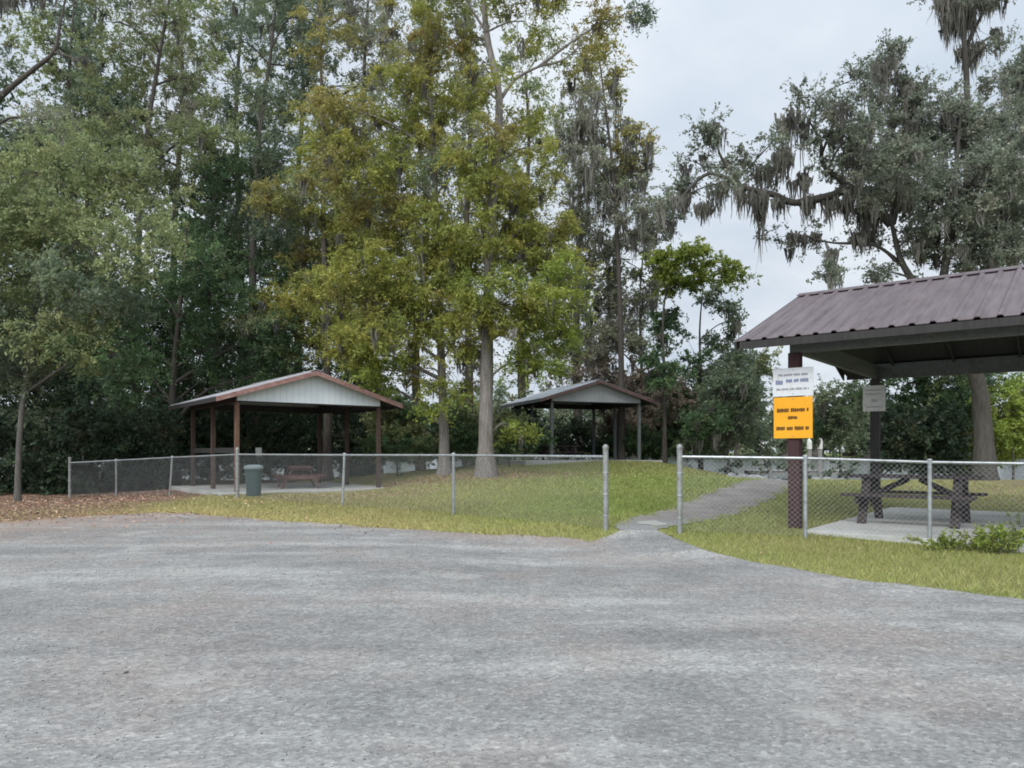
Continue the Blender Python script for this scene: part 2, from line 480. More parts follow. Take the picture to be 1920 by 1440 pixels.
gx = axis(-900, -19, 14, 900, .3); gy = axis(-300, -2, 30, 1600, .3)
X, Y = np.meshgrid(gx, gy); Z = H(X, Y)
inside = (edge_y(X) - Y)
Z = np.where(inside > .5, Z - .06, Z)
V = np.stack([X.ravel(), Y.ravel(), Z.ravel()], 1)
nx = len(gx); ny = len(gy)
ii = (np.arange(ny - 1)[:, None] * nx + np.arange(nx - 1)[None, :]).ravel()
Fq = np.stack([ii, ii + 1, ii + nx + 1, ii + nx], 1)
ground = np_mesh('ground', V, Fq, M['ground'], smooth=True, ptattr={'litter': litter_f(X, Y).ravel(), 'green': green_f(X, Y).ravel()})
tag(ground, 'grass and leaf litter ground', None, None, 'structure')

lx = axis(-380, -16, 8, 380, .07)
rows = np.concatenate([np.array([0, .05, .12, .25]), np.geomspace(.5, 60, 46)])
ey = edge_y(lx)
LX = np.repeat(lx[None, :], len(rows), 0); LY = ey[None, :] - rows[:, None]
thick = np.where(rows < .01, -.02, .012)[:, None]
LZ = H(LX, LY) + thick
dust = np.clip(1 / (1 + np.exp((LX + 8.2) * .9)) / (1 + np.exp(-(LY - 12.3) * 1.3)) + .6 * np.exp(-rows[:, None] / .35) * (LX < 1.5), 0, 1)
V = np.stack([LX.ravel(), LY.ravel(), LZ.ravel()], 1); n2 = len(lx)
ii = (np.arange(len(rows) - 1)[:, None] * n2 + np.arange(n2 - 1)[None, :]).ravel()
lot = np_mesh('parking_lot', V, np.stack([ii, ii + n2, ii + n2 + 1, ii + 1], 1), M['asphalt'], smooth=True, ptattr={'dust': dust.ravel()})
tag(lot, 'weathered grey asphalt parking lot', None, None, 'structure')

tang = np.gradient(PT, axis=0); tang /= np.linalg.norm(tang, axis=1)[:, None]
nrm = np.stack([-tang[:, 1], tang[:, 0]], 1)
cols = np.linspace(-1, 1, 7)
PV = []
for i, p in enumerate(PT):
    for c in cols:
        q = p + nrm[i] * c * PWT[i] * (1 + .06 * math.sin(i * 1.3 + 3 * c) + .04 * math.sin(i * 2.9))
        PV.append((q[0], q[1], 0))
PV = np.array(PV); PV[:, 2] = H(PV[:, 0], PV[:, 1]) + .014
k = len(cols); ii = (np.arange(len(PT) - 1)[:, None] * k + np.arange(k - 1)[None, :]).ravel()
pth = np_mesh('path', PV, np.stack([ii, ii + k, ii + k + 1, ii + 1], 1), M['path'], smooth=True)
tag(pth, 'narrow worn footpath', None, None, 'structure')
# pale concrete patch where the path meets the lot
cp = []
for u, v in ((2.12, 12.66), (2.08, 12.5), (2.27, 12.42), (2.36, 12.3), (2.55, 12.36), (2.62, 12.52), (2.5, 12.66), (2.47, 12.86)):
    cp.append((u, v, hz(u, v) + .02))
b = MB(); b.add(cp, [tuple(range(8))]); o = b.build('path_apron', M['concrete_tan']); tag(o, 'pale concrete patch at the start of the path', None, None, 'structure')
b = MB(); b.add([(-800, 43, -.25), (800, 43, -.25), (800, 260, -.25), (-800, 260, -.25)], [(0, 1, 2, 3)])
o = b.build('water', M['water']); tag(o, 'pale river', None, None, 'structure')


# ------------------------------------------------------------------ shelters
def roof_sheet(mb, x0, z0, x1, z1, ya, yb, rib, rh=.03, rw=.05, thick=.012):
    """ribbed metal sheet; slope from (x0,z0) to (x1,z1), ribs across y"""
    prof = []; y = ya; prof.append((ya, 0))
    while y + rib < yb + 1e-6:
        m = y + rib / 2
        prof += [(m - rw, 0), (m - rw * .5, rh), (m + rw * .5, rh), (m + rw, 0)]
        y += rib
    prof.append((yb, 0))
    L = math.hypot(x1 - x0, z1 - z0); nxv = -(z1 - z0) / L; nzv = (x1 - x0) / L
    if nzv < 0: nxv, nzv = -nxv, -nzv
    vs = []; n = len(prof)
    for (bx, bz) in ((x0, z0), (x1, z1)):
        for (py, h) in prof: vs.append((bx + nxv * h, py, bz + nzv * h))
    for (bx, bz) in ((x0, z0), (x1, z1)):
        for (py, h) in prof: vs.append((bx + nxv * (h - thick), py, bz + nzv * (h - thick)))
    fs = []
    for i in range(n - 1):
        fs.append((i, i + 1, n + i + 1, n + i)); fs.append((2 * n + i, 3 * n + i, 3 * n + i + 1, 2 * n + i + 1))
        fs.append((i, 2 * n + i, 2 * n + i + 1, i + 1)); fs.append((n + i, n + i + 1, 3 * n + i + 1, 3 * n + i))
    fs.append((0, n, 3 * n, 2 * n)); fs.append((n - 1, 3 * n - 1, 4 * n - 1, 2 * n - 1))
    mb.add(vs, fs)


def shelter(name, label, group, loc, ang, W, D, He, Hr, ox, oy, posts_y, mats, beam_h=.26, rib=.23, post=.13, gable=(True, True), slab=None, rails=()):
    """local x across the gable, local y along the ridge; origin at the front corner of the roof, on the ground"""
    root = empty(name, loc, ang, label, 'shelter', group)
    xm = W / 2; sl = (Hr - He) / xm
    r = MB()
    roof_sheet(r, 0, He, xm, Hr, 0, D, rib); roof_sheet(r, W, He, xm, Hr, 0, D, rib)
    rf = r.build('roof', mats['roof'], root)
    # ridge cap
    c = MB(); L = math.hypot(1, sl)
    for s in (-1, 1):
        c.add([(xm, -.01, Hr + .05), (xm, D + .01, Hr + .05), (xm + s * .17, D + .01, Hr + .045 - .17 * sl), (xm + s * .17, -.01, Hr + .045 - .17 * sl),
               (xm, -.01, Hr + .035), (xm, D + .01, Hr + .035), (xm + s * .17, D + .01, Hr + .03 - .17 * sl), (xm + s * .17, -.01, Hr + .03 - .17 * sl)],
              [(0, 1, 2, 3), (4, 7, 6, 5), (0, 3, 7, 4), (1, 5, 6, 2), (3, 2, 6, 7)])
    c.build('ridge_cap', mats['roof'], rf)
    # decking below the metal
    d = MB()
    for s, xa in ((1, 0), (-1, W)):
        d.add([(xa + s * .03, .05, He - .03), (xm, .05, Hr - .035), (xm, D - .05, Hr - .035), (xa + s * .03, D - .05, He - .03),
               (xa + s * .03, .05, He - .05), (xm, .05, Hr - .055), (xm, D - .05, Hr - .055), (xa + s * .03, D - .05, He - .05)],
              [(0, 1, 2, 3), (7, 6, 5, 4), (0, 4, 5, 1), (2, 6, 7, 3), (0, 3, 7, 4)])
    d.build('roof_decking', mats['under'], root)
    # barge boards on the gable ends and eave fascias
    fh = .15
    for y in (0.0, D):
        for s, xa in ((1, 0), (-1, W)):
            f = MB()
            yy0, yy1 = (y - .028, y + .004) if y == 0 else (y - .004, y + .028)
            f.add([(xa, yy0, He - fh), (xm, yy0, Hr - fh), (xm, yy0, Hr - .004), (xa, yy0, He - .004), (xa, yy1, He - fh), (xm, yy1, Hr - fh), (xm, yy1, Hr - .004), (xa, yy1, He - .004)],
                  [(0, 1, 2, 3), (7, 6, 5, 4), (0, 4, 5, 1), (1, 5, 6, 2), (2, 6, 7, 3), (3, 7, 4, 0)])
            f.build('barge_board', mats['fascia'], root)
    for xa, s in ((0, 1), (W, -1)):
        MB().box(min(xa, xa + s * .03), .06, He - .14, max(xa, xa + s * .03), D - .06, He - .022).build('eave_board', mats['eave'], root)
    # header beams
    hb = He + ox * sl - .09; yb0, yb1 = oy, D - oy
    bl = hb - beam_h
    for x in (ox, W - ox):
        MB().box(x - .07, yb0 - .07, bl, x + .07, yb1 + .07, hb).build('beam', mats['beam'], root)
    for y in (yb0, yb1):
        MB().box(ox + .072, y - .06, bl + .01, W - ox - .072, y + .06, hb - .03).build('tie_beam', mats['beam'], root)
    # rafters
    n = max(3, int(D / 1.1))
    for i in range(1, n):
        y = D * i / n
        for s, xa in ((1, 0), (-1, W)):
            MB().bar((xa + s * .08, y, He - .10 + .08 * sl), (xm - s * .02, y, Hr - .12), .045, .13).build('rafter', mats['under'], root)
    # gable panels
    for g, y in zip(gable, (yb0, yb1)):
        if not g: continue
        xa, xb = ox - .02, W - ox + .02; t = .02; yy = y - .085 if y == yb0 else y + .085
        zb = bl + .05
        pts = [(xa, zb), (xb, zb), (xb, He + (W - xb) * sl - .065), (xm, Hr - .07), (xa, He + xa * sl - .065)]
        p = MB(); p.add([(x, yy - t / 2, z) for x, z in pts] + [(x, yy + t / 2, z) for x, z in pts],
                        [(0, 1, 2, 3, 4), (9, 8, 7, 6, 5)] + [(i, i + 5, (i + 1) % 5 + 5, (i + 1) % 5) for i in range(5)])
        p.build('gable_panel', mats['gable'], root)
    sx0, sx1, sy0, sy1, st = slab
    ca, sa = math.cos(ang), math.sin(ang)
    for i, (side, y) in enumerate(posts_y):
        x = ox if side == 0 else W - ox
        MB().box(x - post / 2, y - post / 2, st - .01, x + post / 2, y + post / 2, bl - .003).build('post', mats['post'] if i == 0 else mats.get('post_shaded', mats['post']), root, bevel=.008)  # posts after the first use the copy with painted shade, if given
    for (xa, ya, xb, yb, z) in rails:
        MB().bar((xa, ya, z), (xb, yb, z), .05, .16).build('side_rail', mats['under'], root)
    s = MB().box(sx0, sy0, -.35, sx1, sy1, st); s.build('floor_slab', mats['slab'], root, bevel=.01)
    c0 = ((sx0 + sx1) / 2, (sy0 + sy1) / 2)
    SLABS.append(((loc[0] + ca * c0[0] - sa * c0[1], loc[1] + sa * c0[0] + ca * c0[1]), (ca, sa), (sx1 - sx0) / 2, (sy1 - sy0) / 2))
    return root


def local(loc, ang, x, y):
    return (loc[0] + math.cos(ang) * x - math.sin(ang) * y, loc[1] + math.sin(ang) * x + math.cos(ang) * y)


G = 'picnic shelters beyond the fence'
P1, A1 = (-8.72, 22.0, .13), R(37)
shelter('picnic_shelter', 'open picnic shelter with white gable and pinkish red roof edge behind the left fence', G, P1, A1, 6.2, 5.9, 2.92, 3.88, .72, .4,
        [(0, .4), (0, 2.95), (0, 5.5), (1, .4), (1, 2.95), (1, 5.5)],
        dict(roof=M['roof_grey'], fascia=M['fascia_red'], eave=M['wood_black'], under=M['wood_black'], beam=M['wood_black'], gable=M['gable_white'], post=M['wood_brown'], post_shaded=M['wood_brown_shaded'], slab=M['concrete']),
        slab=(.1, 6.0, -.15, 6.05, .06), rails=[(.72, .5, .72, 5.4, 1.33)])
P2, A2 = (1.25, 33.0, .86), R(20)
shelter('picnic_shelter', 'small grey picnic shelter far back, right of the bare pale tree trunks', G, P2, A2, 5.9, 5.6, 2.92, 3.84, .72, .4,
        [(0, .4), (0, 2.8), (0, 5.2), (1, .4), (1, 2.8), (1, 5.2)],
        dict(roof=M['roof_blue'], fascia=M['fascia_dark'], eave=M['wood_grey'], under=M['under'], beam=M['wood_black'], gable=M['gable_grey'], post=M['wood_grey'], slab=M['concrete']),
        slab=(-.9, 5.9, -.5, 5.8, .17))
# near shelter: local x = into the scene (b), local y = away along the ridge (-e)
AB = math.atan2(.787, .617); bx = np.array([math.cos(AB), math.sin(AB)]); ev = np.array([math.sin(AB), -math.cos(AB)])
D3 = 10.6
E0 = np.array([3.75, 12.5])                       # far left corner of the eave
P3c = E0 + ev * D3
P3 = (P3c[0], P3c[1], .1)
W3 = 6.8; o3 = .5; HE3, HR3 = 3.16, 4.48
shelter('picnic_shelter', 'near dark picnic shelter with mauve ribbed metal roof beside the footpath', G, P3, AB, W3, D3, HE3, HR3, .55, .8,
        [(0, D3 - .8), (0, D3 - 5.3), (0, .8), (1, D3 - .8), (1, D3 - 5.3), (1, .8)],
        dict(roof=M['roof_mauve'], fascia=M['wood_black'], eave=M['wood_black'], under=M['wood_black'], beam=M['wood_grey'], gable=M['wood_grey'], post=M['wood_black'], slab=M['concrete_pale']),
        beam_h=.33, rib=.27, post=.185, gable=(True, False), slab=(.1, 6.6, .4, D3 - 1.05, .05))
for o in bpy.data.objects:                         # the sign post of the near shelter is painted dark red
    if o.name.startswith('post') and o.parent and 'near dark' in o.parent['label'] and o.data.vertices:
        c = sum((v.co for v in o.data.vertices), Vector()) / len(o.data.vertices)
        if c.x < 1.5 and c.y > D3 - 1.5:
            o.data.materials.clear(); o.data.materials.append(M['wood_red']); o['label'] = 'dark red corner post carrying the signs'
FP = local(P3, AB, .55, D3 - .8); BP = local(P3, AB, W3 - .55, D3 - .8)


# ------------------------------------------------------------------ signs on the shelter posts
def letters(mb, x0, x1, zc, h, seed):
    """rows of worn, unreadable lettering: short strokes grouped in words"""
    rn = random.Random(seed); x = x0
    while x < x1:
        n = rn.randint(3, 7)
        for _ in range(n):
            w = h * rn.uniform(.28, .5)
            if x + w > x1: return
            a = rn.uniform(.32, .5) * h; b_ = rn.uniform(.32, .5) * h
            mb.box(x, -.0055, zc - a, x + w, -.0025, zc + b_)
            x += w + h * .07
        x += h * .4


def sign(label, pxy, off, zc, w, h, mat, rows):
    ang = AB - math.pi / 2                         # facing -b
    q = np.array(pxy) - bx * off
    root = empty('sign', (q[0], q[1], zc), ang, label, 'sign', 'signs on the near shelter')
    MB().box(-w / 2, 0, -h / 2, w / 2, .006, h / 2).build('board', mat, root)
    for (x0, x1, z, hh, m, seed) in rows:
        b = MB(); letters(b, x0, x1, z, hh * .82, seed); b.build('lettering', M[m], root)
    for z in (-h / 2 + .035, h / 2 - .035):
        MB().lathe((0, -.003, z), [(.007, -.006), (.009, 0), (.007, .006)], 8).build('screw', M['galv_dull'], root)
    return root


zpx = lambda py, d: CAMZ + (HZ - py) / F_PX * d
sign('white rectangular sign with faint blue lettering on the dark red post, above the orange one', FP, .125, zpx(716, FP[1] - .1), .655, .465, M['sign_white'],
     [(-.24, .26, .12, .05, 'ink_grey', 3), (-.28, -.16, .0, .10, 'ink_blue', 5), (-.11, .27, .02, .075, 'ink_blue', 4), (-.27, .27, -.115, .05, 'ink_grey', 8)])
sign('orange square sign with three dark lines of lettering on the dark red post', FP, .125, zpx(783, FP[1] - .1), .63, .68, M['sign_orange'],
     [(-.26, .27, .125, .085, 'ink_black', 11), (-.08, .09, 0, .07, 'ink_black', 12), (-.27, .27, -.175, .08, 'ink_black', 13)])
sign('small cream notice on the black rear post of the near shelter', BP, .125, zpx(747, BP[1] - .1), .47, .58, M['sign_cream'],
     [(-.17, .18, .19, .04, 'ink_grey', 21), (-.17, .17, .1, .035, 'ink_grey', 22), (-.05, .08, -.05, .1, 'ink_grey', 23), (-.16, .17, -.19, .035, 'ink_grey', 24)])


# ------------------------------------------------------------------ picnic tables
def picnic_table(loc, ang, mat, label, L=1.85):
    root = empty('picnic_table', loc, ang, label, 'picnic table', 'picnic tables under the shelters')
    t = MB()
    for i in range(5):
        y = -.36 + i * .148; t.box(-L / 2, y, .705, L / 2, y + .138, .745)
    t.build('tabletop', mat, root, bevel=.006)
    for s in (-1, 1):
        b = MB()
        for i in range(2):
            y = s * .66 + (i - 1) * .15; b.box(-L / 2, y + .005, .425, L / 2, y + .145, .465)
        b.build('bench', mat, root, bevel=.006)
    for s in (-1, 1):
        x = s * (L / 2 - .28); f = MB()
        for q in (-1, 1):
            f.bar((x, q * .24, .70), (x, q * .62, .0), .045, .13, (1, 0, 0))
        f.bar((x + s * .046, -.78, .38), (x + s * .046, .78, .38), .04, .13)
        f.bar((x + s * .046, -.33, .655), (x + s * .046, .33, .655), .04, .09)
        f.build('leg_frame', mat, root)
        g = MB(); g.bar((x - s * .03, 0, .42), (s * .08, 0, .69), .045, .09); g.build('brace', mat, root)
    return root


tc = np.array([6.72, 12.70]) + bx * .62
picnic_table((tc[0], tc[1], .151), math.atan2(ev[1], ev[0]), M['table_dark'], 'dark brown wooden picnic table on the slab of the near shelter')
for o in bpy.data.objects:
    if o.name.startswith('picnic_table'): o.scale = (1.1, 1.1, 1.13)
q = at(560, 900, 25.4); picnic_table((q[0], q[1], .19), R(112), M['table_red'], 'reddish picnic table seen end on under the white gabled shelter')
q = at(1050, 900, 35.6); picnic_table((q[0], q[1], .96), R(20), M['table_dark'], 'dark picnic table under the small grey far shelter')

# ------------------------------------------------------------------ bin, meter box, stone
q = (-7.42, 21.45); z0 = hz(*q)
root = empty('trash_can', (q[0], q[1], z0), .3, 'dark green trash can with pale rim beside the white gabled shelter', 'trash can')
MB().lathe((0, 0, 0), [(.185, 0), (.2, .02), (.215, .4), (.235, .78), (.24, .8)], 24).build('body', M['can_body'], root, smooth=False)
MB().lathe((0, 0, 0), [(.262, .775), (.268, .79), (.268, .84), (.24, .875), (.12, .90), (.02, .905)], 24).build('lid', M['can_lid'], root)
for s in (-1, 1):
    MB().tube([(s * .225, -.07, .62), (s * .265, -.06, .63), (s * .265, .06, .63), (s * .225, .07, .62)], .012, 6).build('handle', M['can_lid'], root)
q = at(485, 845, 28.2)
root = empty('meter_box', (q[0], q[1], hz(q[0], q[1])), .35, 'small white box on a thin stake seen through the white gabled shelter', 'meter box')
zt = q[2] - hz(q[0], q[1])
MB().box(-.11, -.06, zt - .2, .11, .06, zt + .12).build('box', M['white_box'], root, bevel=.01)
MB().box(-.03, -.03, -.1, .03, .03, zt - .203).build('stake', M['wood_grey'], root)
rs = np.random.RandomState(3)


def stone(px, py, r, label):
    d = F_PX * CAMZ / (py - HZ); x = (px - CX) / F_PX * d
    bm = bmesh.new(); bmesh.ops.create_icosphere(bm, subdivisions=2, radius=1)
    for v in bm.verts:
        k = 1 + rs.uniform(-.2, .2); v.co = Vector((v.co.x * r * 1.5 * k, v.co.y * r * k, v.co.z * r * .6 * k))
    me = bpy.data.meshes.new('stone'); bm.to_mesh(me); bm.free()
    o = link('stone', me, M['stone']); o.location = (x, d, .012 + r * .3); o.rotation_euler.z = rs.uniform(0, 6)
    return tag(o, label, 'stone')


stone(236, 1266, .014, 'small dark stone on the left half of the asphalt')



# ------------------------------------------------------------------ chain link fences
def fence(name, label, pts, terminal, lean={}):
    root = empty(name, (pts[0][0], pts[0][1], hz(pts[0][0], pts[0][1])), 0, label, 'fence', 'chain link fences')
    ox, oy, oz = root.location
    loc = [Vector((p[0] - ox, p[1] - oy, hz(p[0], p[1]) - oz)) for p in pts]
    Hh = 1.24
    tops = []
    for i, p in enumerate(loc):
        r = .045 if i in terminal else .03
        hh = Hh + (.13 if i in terminal else .0)
        dx = lean.get(i, 0)
        q = p + Vector((dx, 0, hh)); tops.append(p + Vector((dx * .95, 0, Hh - .03)))
        m = MB(); m.tube([p - Vector((0, 0, .2)), q], r, 12)
        if i in terminal:
            m.lathe(tuple(q), [(r + .006, -.03), (r + .006, .0), (r * .8, .025), (r * .3, .042)], 12)
        pst = m.build('post', M['galv_dull'] if i > 3 or i in terminal else M['galv'], root, smooth=False)
        if i in terminal:
            for z in (.25, .6, .95): MB().lathe(tuple(p + Vector((dx * z / Hh, 0, z))), [(r + .004, -.012), (r + .006, 0), (r + .004, .012)], 12).build('tension_band', M['galv'], pst)
        else:
            MB().lathe(tuple(q), [(r + .01, -.055), (r + .012, -.0), (r * .9, .02)], 12).build('loop_cap', M['galv'], pst)
    m = MB()
    for i in range(len(loc) - 1): m.tube([tops[i], tops[i + 1]], .022, 8)
    m.build('top_rail', M['galv'], root)
    # woven wire: two crossing families of wires in every bay
    Vs = []; Fs = []; rr = .0019
    def wire(a, b_):
        d = b_ - a; L = np.linalg.norm(d)
        if L < .03: return
        d = d / L; n = np.cross(d, [0.3, .6, .2]); n /= np.linalg.norm(n); m2 = np.cross(d, n)
        k0 = len(Vs)
        for p in (a, b_):
            for t in (0, 2.094, 4.189): Vs.append(p + rr * (math.cos(t) * n + math.sin(t) * m2))
        for t in range(3): Fs.append((k0 + t, k0 + (t + 1) % 3, k0 + 3 + (t + 1) % 3, k0 + 3 + t))
    Hm = Hh - .05; pitch = .078
    for i in range(len(loc) - 1):
        a = np.array(loc[i]); b_ = np.array(loc[i + 1]); L = np.linalg.norm((b_ - a)[:2]); dirv = (b_ - a) / L
        side = np.array([-dirv[1], dirv[0], 0])
        ta = np.array(tops[i]) - a; tb = np.array(tops[i + 1]) - b_
        def P(s, v, off): 
            u = s / L
            return a + dirv * s + (ta * (1 - u) + tb * u) * (v / Hh * (Hh / (Hh - .03))) + np.array([0, 0, .04]) * (1 - v / Hh) + side * off
        s = -Hm
        while s < L:
            s0, s1 = max(0, s), min(L, s + Hm)
            if s1 - s0 > .03:
                wire(P(s0, s0 - s, .0332), P(s1, s1 - s, .0332)); wire(P(s0, Hm - (s0 - s), .0372), P(s1, Hm - (s1 - s), .0372))
            s += pitch
    np_mesh('chain_link', np.array(Vs), np.array(Fs), M['galv'], root)
    return root


fence('chain_link_fence', 'long chain link fence running from the gate gap past the white gabled shelter', FENCE_L, (0, 3, 6), {4: .10, 2: .05})
fence('chain_link_fence', 'short chain link fence in front of the near mauve roofed shelter', FENCE_R, (0,), {})

# ------------------------------------------------------------------ vegetation
PAL = dict(
    cyp=[((.15, .162, .038), 4), ((.175, .165, .04), 3), ((.10, .125, .036), 3), ((.18, .15, .045), 1)],
    cypo=[((.155, .138, .046), 4), ((.16, .15, .048), 3), ((.115, .128, .042), 3), ((.165, .12, .048), 1)],
    cypg=[((.12, .15, .032), 4), ((.155, .168, .036), 3), ((.08, .112, .03), 2)],
    feather=[((.13, .155, .075), 4), ((.165, .18, .08), 3), ((.10, .125, .06), 3), ((.19, .18, .10), 1)],
    yellowgreen=[((.13, .15, .068), 4), ((.155, .16, .075), 2), ((.10, .125, .058), 3), ((.15, .145, .10), 1)],
    bluegreen=[((.085, .11, .075), 4), ((.11, .13, .075), 3), ((.065, .085, .06), 3)],
    dark=[((.05, .085, .042), 4), ((.07, .11, .045), 3), ((.04, .065, .04), 3), ((.10, .105, .05), 1)],
    greyoak=[((.105, .12, .09), 4), ((.13, .14, .105), 3), ((.08, .095, .07), 3), ((.15, .14, .11), 1)],
    greymoss=[((.14, .145, .105), 4), ((.165, .155, .12), 3), ((.10, .12, .07), 3)],
    brown=[((.16, .13, .105), 4), ((.19, .15, .12), 2), ((.115, .11, .075), 3)],
    lime=[((.15, .19, .04), 4), ((.11, .15, .04), 3), ((.20, .20, .06), 2)],
    moss=[((.175, .17, .145), 4), ((.22, .21, .18), 3), ((.12, .115, .10), 3)],
    deep=[((.024, .038, .023), 4), ((.034, .052, .027), 3), ((.019, .028, .02), 3), ((.055, .056, .03), 1)],  # shadow of the understory put into the leaf colour
    far=[((.10, .125, .075), 4), ((.13, .145, .085), 3), ((.085, .11, .075), 3)],
)


LEAF_GAIN = 2.15


def pick(rs, pal, n):
    cs = np.array([c for c, _ in PAL[pal]]); w = np.array([w for _, w in PAL[pal]], float); w /= w.sum()
    return cs[rs.choice(len(cs), n, p=w)]


def unit(v): return v / (np.linalg.norm(v, axis=-1, keepdims=True) + 1e-9)


def leaves(rs, C, per, cr, flat, Ls, ar, pal, up=.5, sag=.0, twigs=9):
    """leaves set along short twigs that spread from the clump centres C; returns vertices, quads, tint"""
    nc = len(C); nt_ = nc * twigs; pt = max(2, int(round(per / twigs)))
    D = rs.normal(0, 1, (nt_, 3)) * np.array([1, 1, flat]); D = unit(D); D[:, 2] -= sag * .6
    size = np.repeat(rs.uniform(.55, 1.35, nc) * cr, twigs) * rs.uniform(.5, 1.5, nt_)
    n = nt_ * pt
    t = rs.uniform(.12, 1, n) ** .8
    Dn = np.repeat(D, pt, 0); sz = np.repeat(size, pt)
    P = np.repeat(np.repeat(C, twigs, 0) + rs.normal(0, .12 * cr, (nt_, 3)), pt, 0) + Dn * (t * sz)[:, None] + rs.normal(0, .09 * cr, (n, 3))
    P[:, 2] -= sag * (t * sz) ** 2 / cr * .8
    T = unit(Dn * .7 + rs.normal(0, .65, (n, 3)))
    N = rs.normal(0, 1, (n, 3)); N[:, 2] += up * 2
    B = unit(np.cross(N, T)); N = np.cross(T, B)
    L = (Ls * rs.uniform(.5, 1.45, n))[:, None]; w = L * ar
    V = np.stack([P - T * L * .5, P + B * w * .5 - N * w * .12, P + T * L * .5, P - B * w * .5 - N * w * .12], 1).reshape(-1, 3)
    F = np.arange(n * 4).reshape(n, 4)
    k = twigs * pt
    tint = np.repeat(pick(rs, pal, nc), k, 0) * .45 + np.repeat(pick(rs, pal, nt_), pt, 0) * .3 + pick(rs, pal, n) * .25
    tint = tint * LEAF_GAIN * rs.uniform(.7, 1.3, (n, 1)) * np.repeat(rs.uniform(.8, 1.2, (nc, 1)), k, 0)
    return V, F, tint


def strands(rs, anchors, spread=.22, count=(18, 30), w0=.028):
    """hanging moss: anchors (x,y,z,length) -> ribbons"""
    Vs = []; Fs = []; T = []
    k0 = 0
    for (x, y, z, Ln) in anchors:
        nst = rs.randint(*count); tone = pick(rs, 'moss', 1)[0] * rs.uniform(.8, 1.15)
        for _ in range(nst):
            a = rs.uniform(0, 6.283); r = spread * math.sqrt(rs.uniform(0, 1)) * min(1.3, .5 + .5 * Ln)
            l = Ln * rs.uniform(.25, 1) * (1 - .55 * r / (spread * 1.3))
            th = rs.uniform(0, 6.283); wv = np.array([math.cos(th), math.sin(th), 0]) * w0 * rs.uniform(.6, 1.5)
            p = np.array([x + r * math.cos(a), y + r * math.sin(a), z + rs.uniform(-.1, .1) * Ln])
            ns = 4; dr = rs.normal(0, .05, 2) * Ln
            for i in range(ns + 1):
                t = i / ns; q = p + np.array([dr[0] * t * t - r * .5 * math.cos(a) * t, dr[1] * t * t - r * .5 * math.sin(a) * t, -l * t]) + rs.normal(0, .012, 3)
                ww = wv * (1 - .8 * t ** 1.5) * rs.uniform(.6, 1.3)
                Vs += [q - ww, q + ww]
            for i in range(ns): Fs.append((k0 + 2 * i, k0 + 2 * i + 1, k0 + 2 * i + 3, k0 + 2 * i + 2)); T.append(tone * rs.uniform(.8, 1.2))
            k0 += 2 * (ns + 1)
    return np.array(Vs), np.array(Fs), np.array(T)


class Wood:
    def __init__(s): s.V = []; s.F = []; s.n = 0
    def tube(s, pts, rad, n=6):
        pts = np.asarray(pts, float); m = len(pts); rad = np.asarray(rad, float)
        d = np.gradient(pts, axis=0); d = unit(d)
        a = unit(np.cross(d, np.array([.13, .95, .21]))); b = np.cross(d, a)
        t = np.arange(n) * 2 * math.pi / n
        ring = a[:, None, :] * np.cos(t)[None, :, None] + b[:, None, :] * np.sin(t)[None, :, None]
        v = (pts[:, None, :] + ring * rad[:, None, None]).reshape(-1, 3)
        i = (np.arange(m - 1)[:, None] * n + np.arange(n)[None, :]); j = (np.arange(m - 1)[:, None] * n + (np.arange(n)[None, :] + 1) % n)
        f = np.stack([i, j, j + n, i + n], -1).reshape(-1, 4) + s.n
        s.V.append(v); s.F.append(f); s.n += len(v)
    def build(s, name, mat, parent): return np_mesh(name, np.concatenate(s.V), np.concatenate(s.F), mat, parent, smooth=True)


def curve(pts, k=6):
    """Catmull-Rom through pts"""
    p = np.asarray(pts, float)
    if len(p) < 3: return np.linspace(p[0], p[-1], k + 1)
    q = np.concatenate([[2 * p[0] - p[1]], p, [2 * p[-1] - p[-2]]]); out = []
    for i in range(1, len(q) - 2):
        for t in np.arange(k) / k:
            out.append(.5 * (2 * q[i] + (q[i + 1] - q[i - 1]) * t + (2 * q[i - 1] - 5 * q[i] + 4 * q[i + 1] - q[i + 2]) * t * t + (3 * q[i] - q[i - 1] - 3 * q[i + 1] + q[i + 2]) * t ** 3))
    out.append(p[-1]); return np.array(out)


SEED = [100]


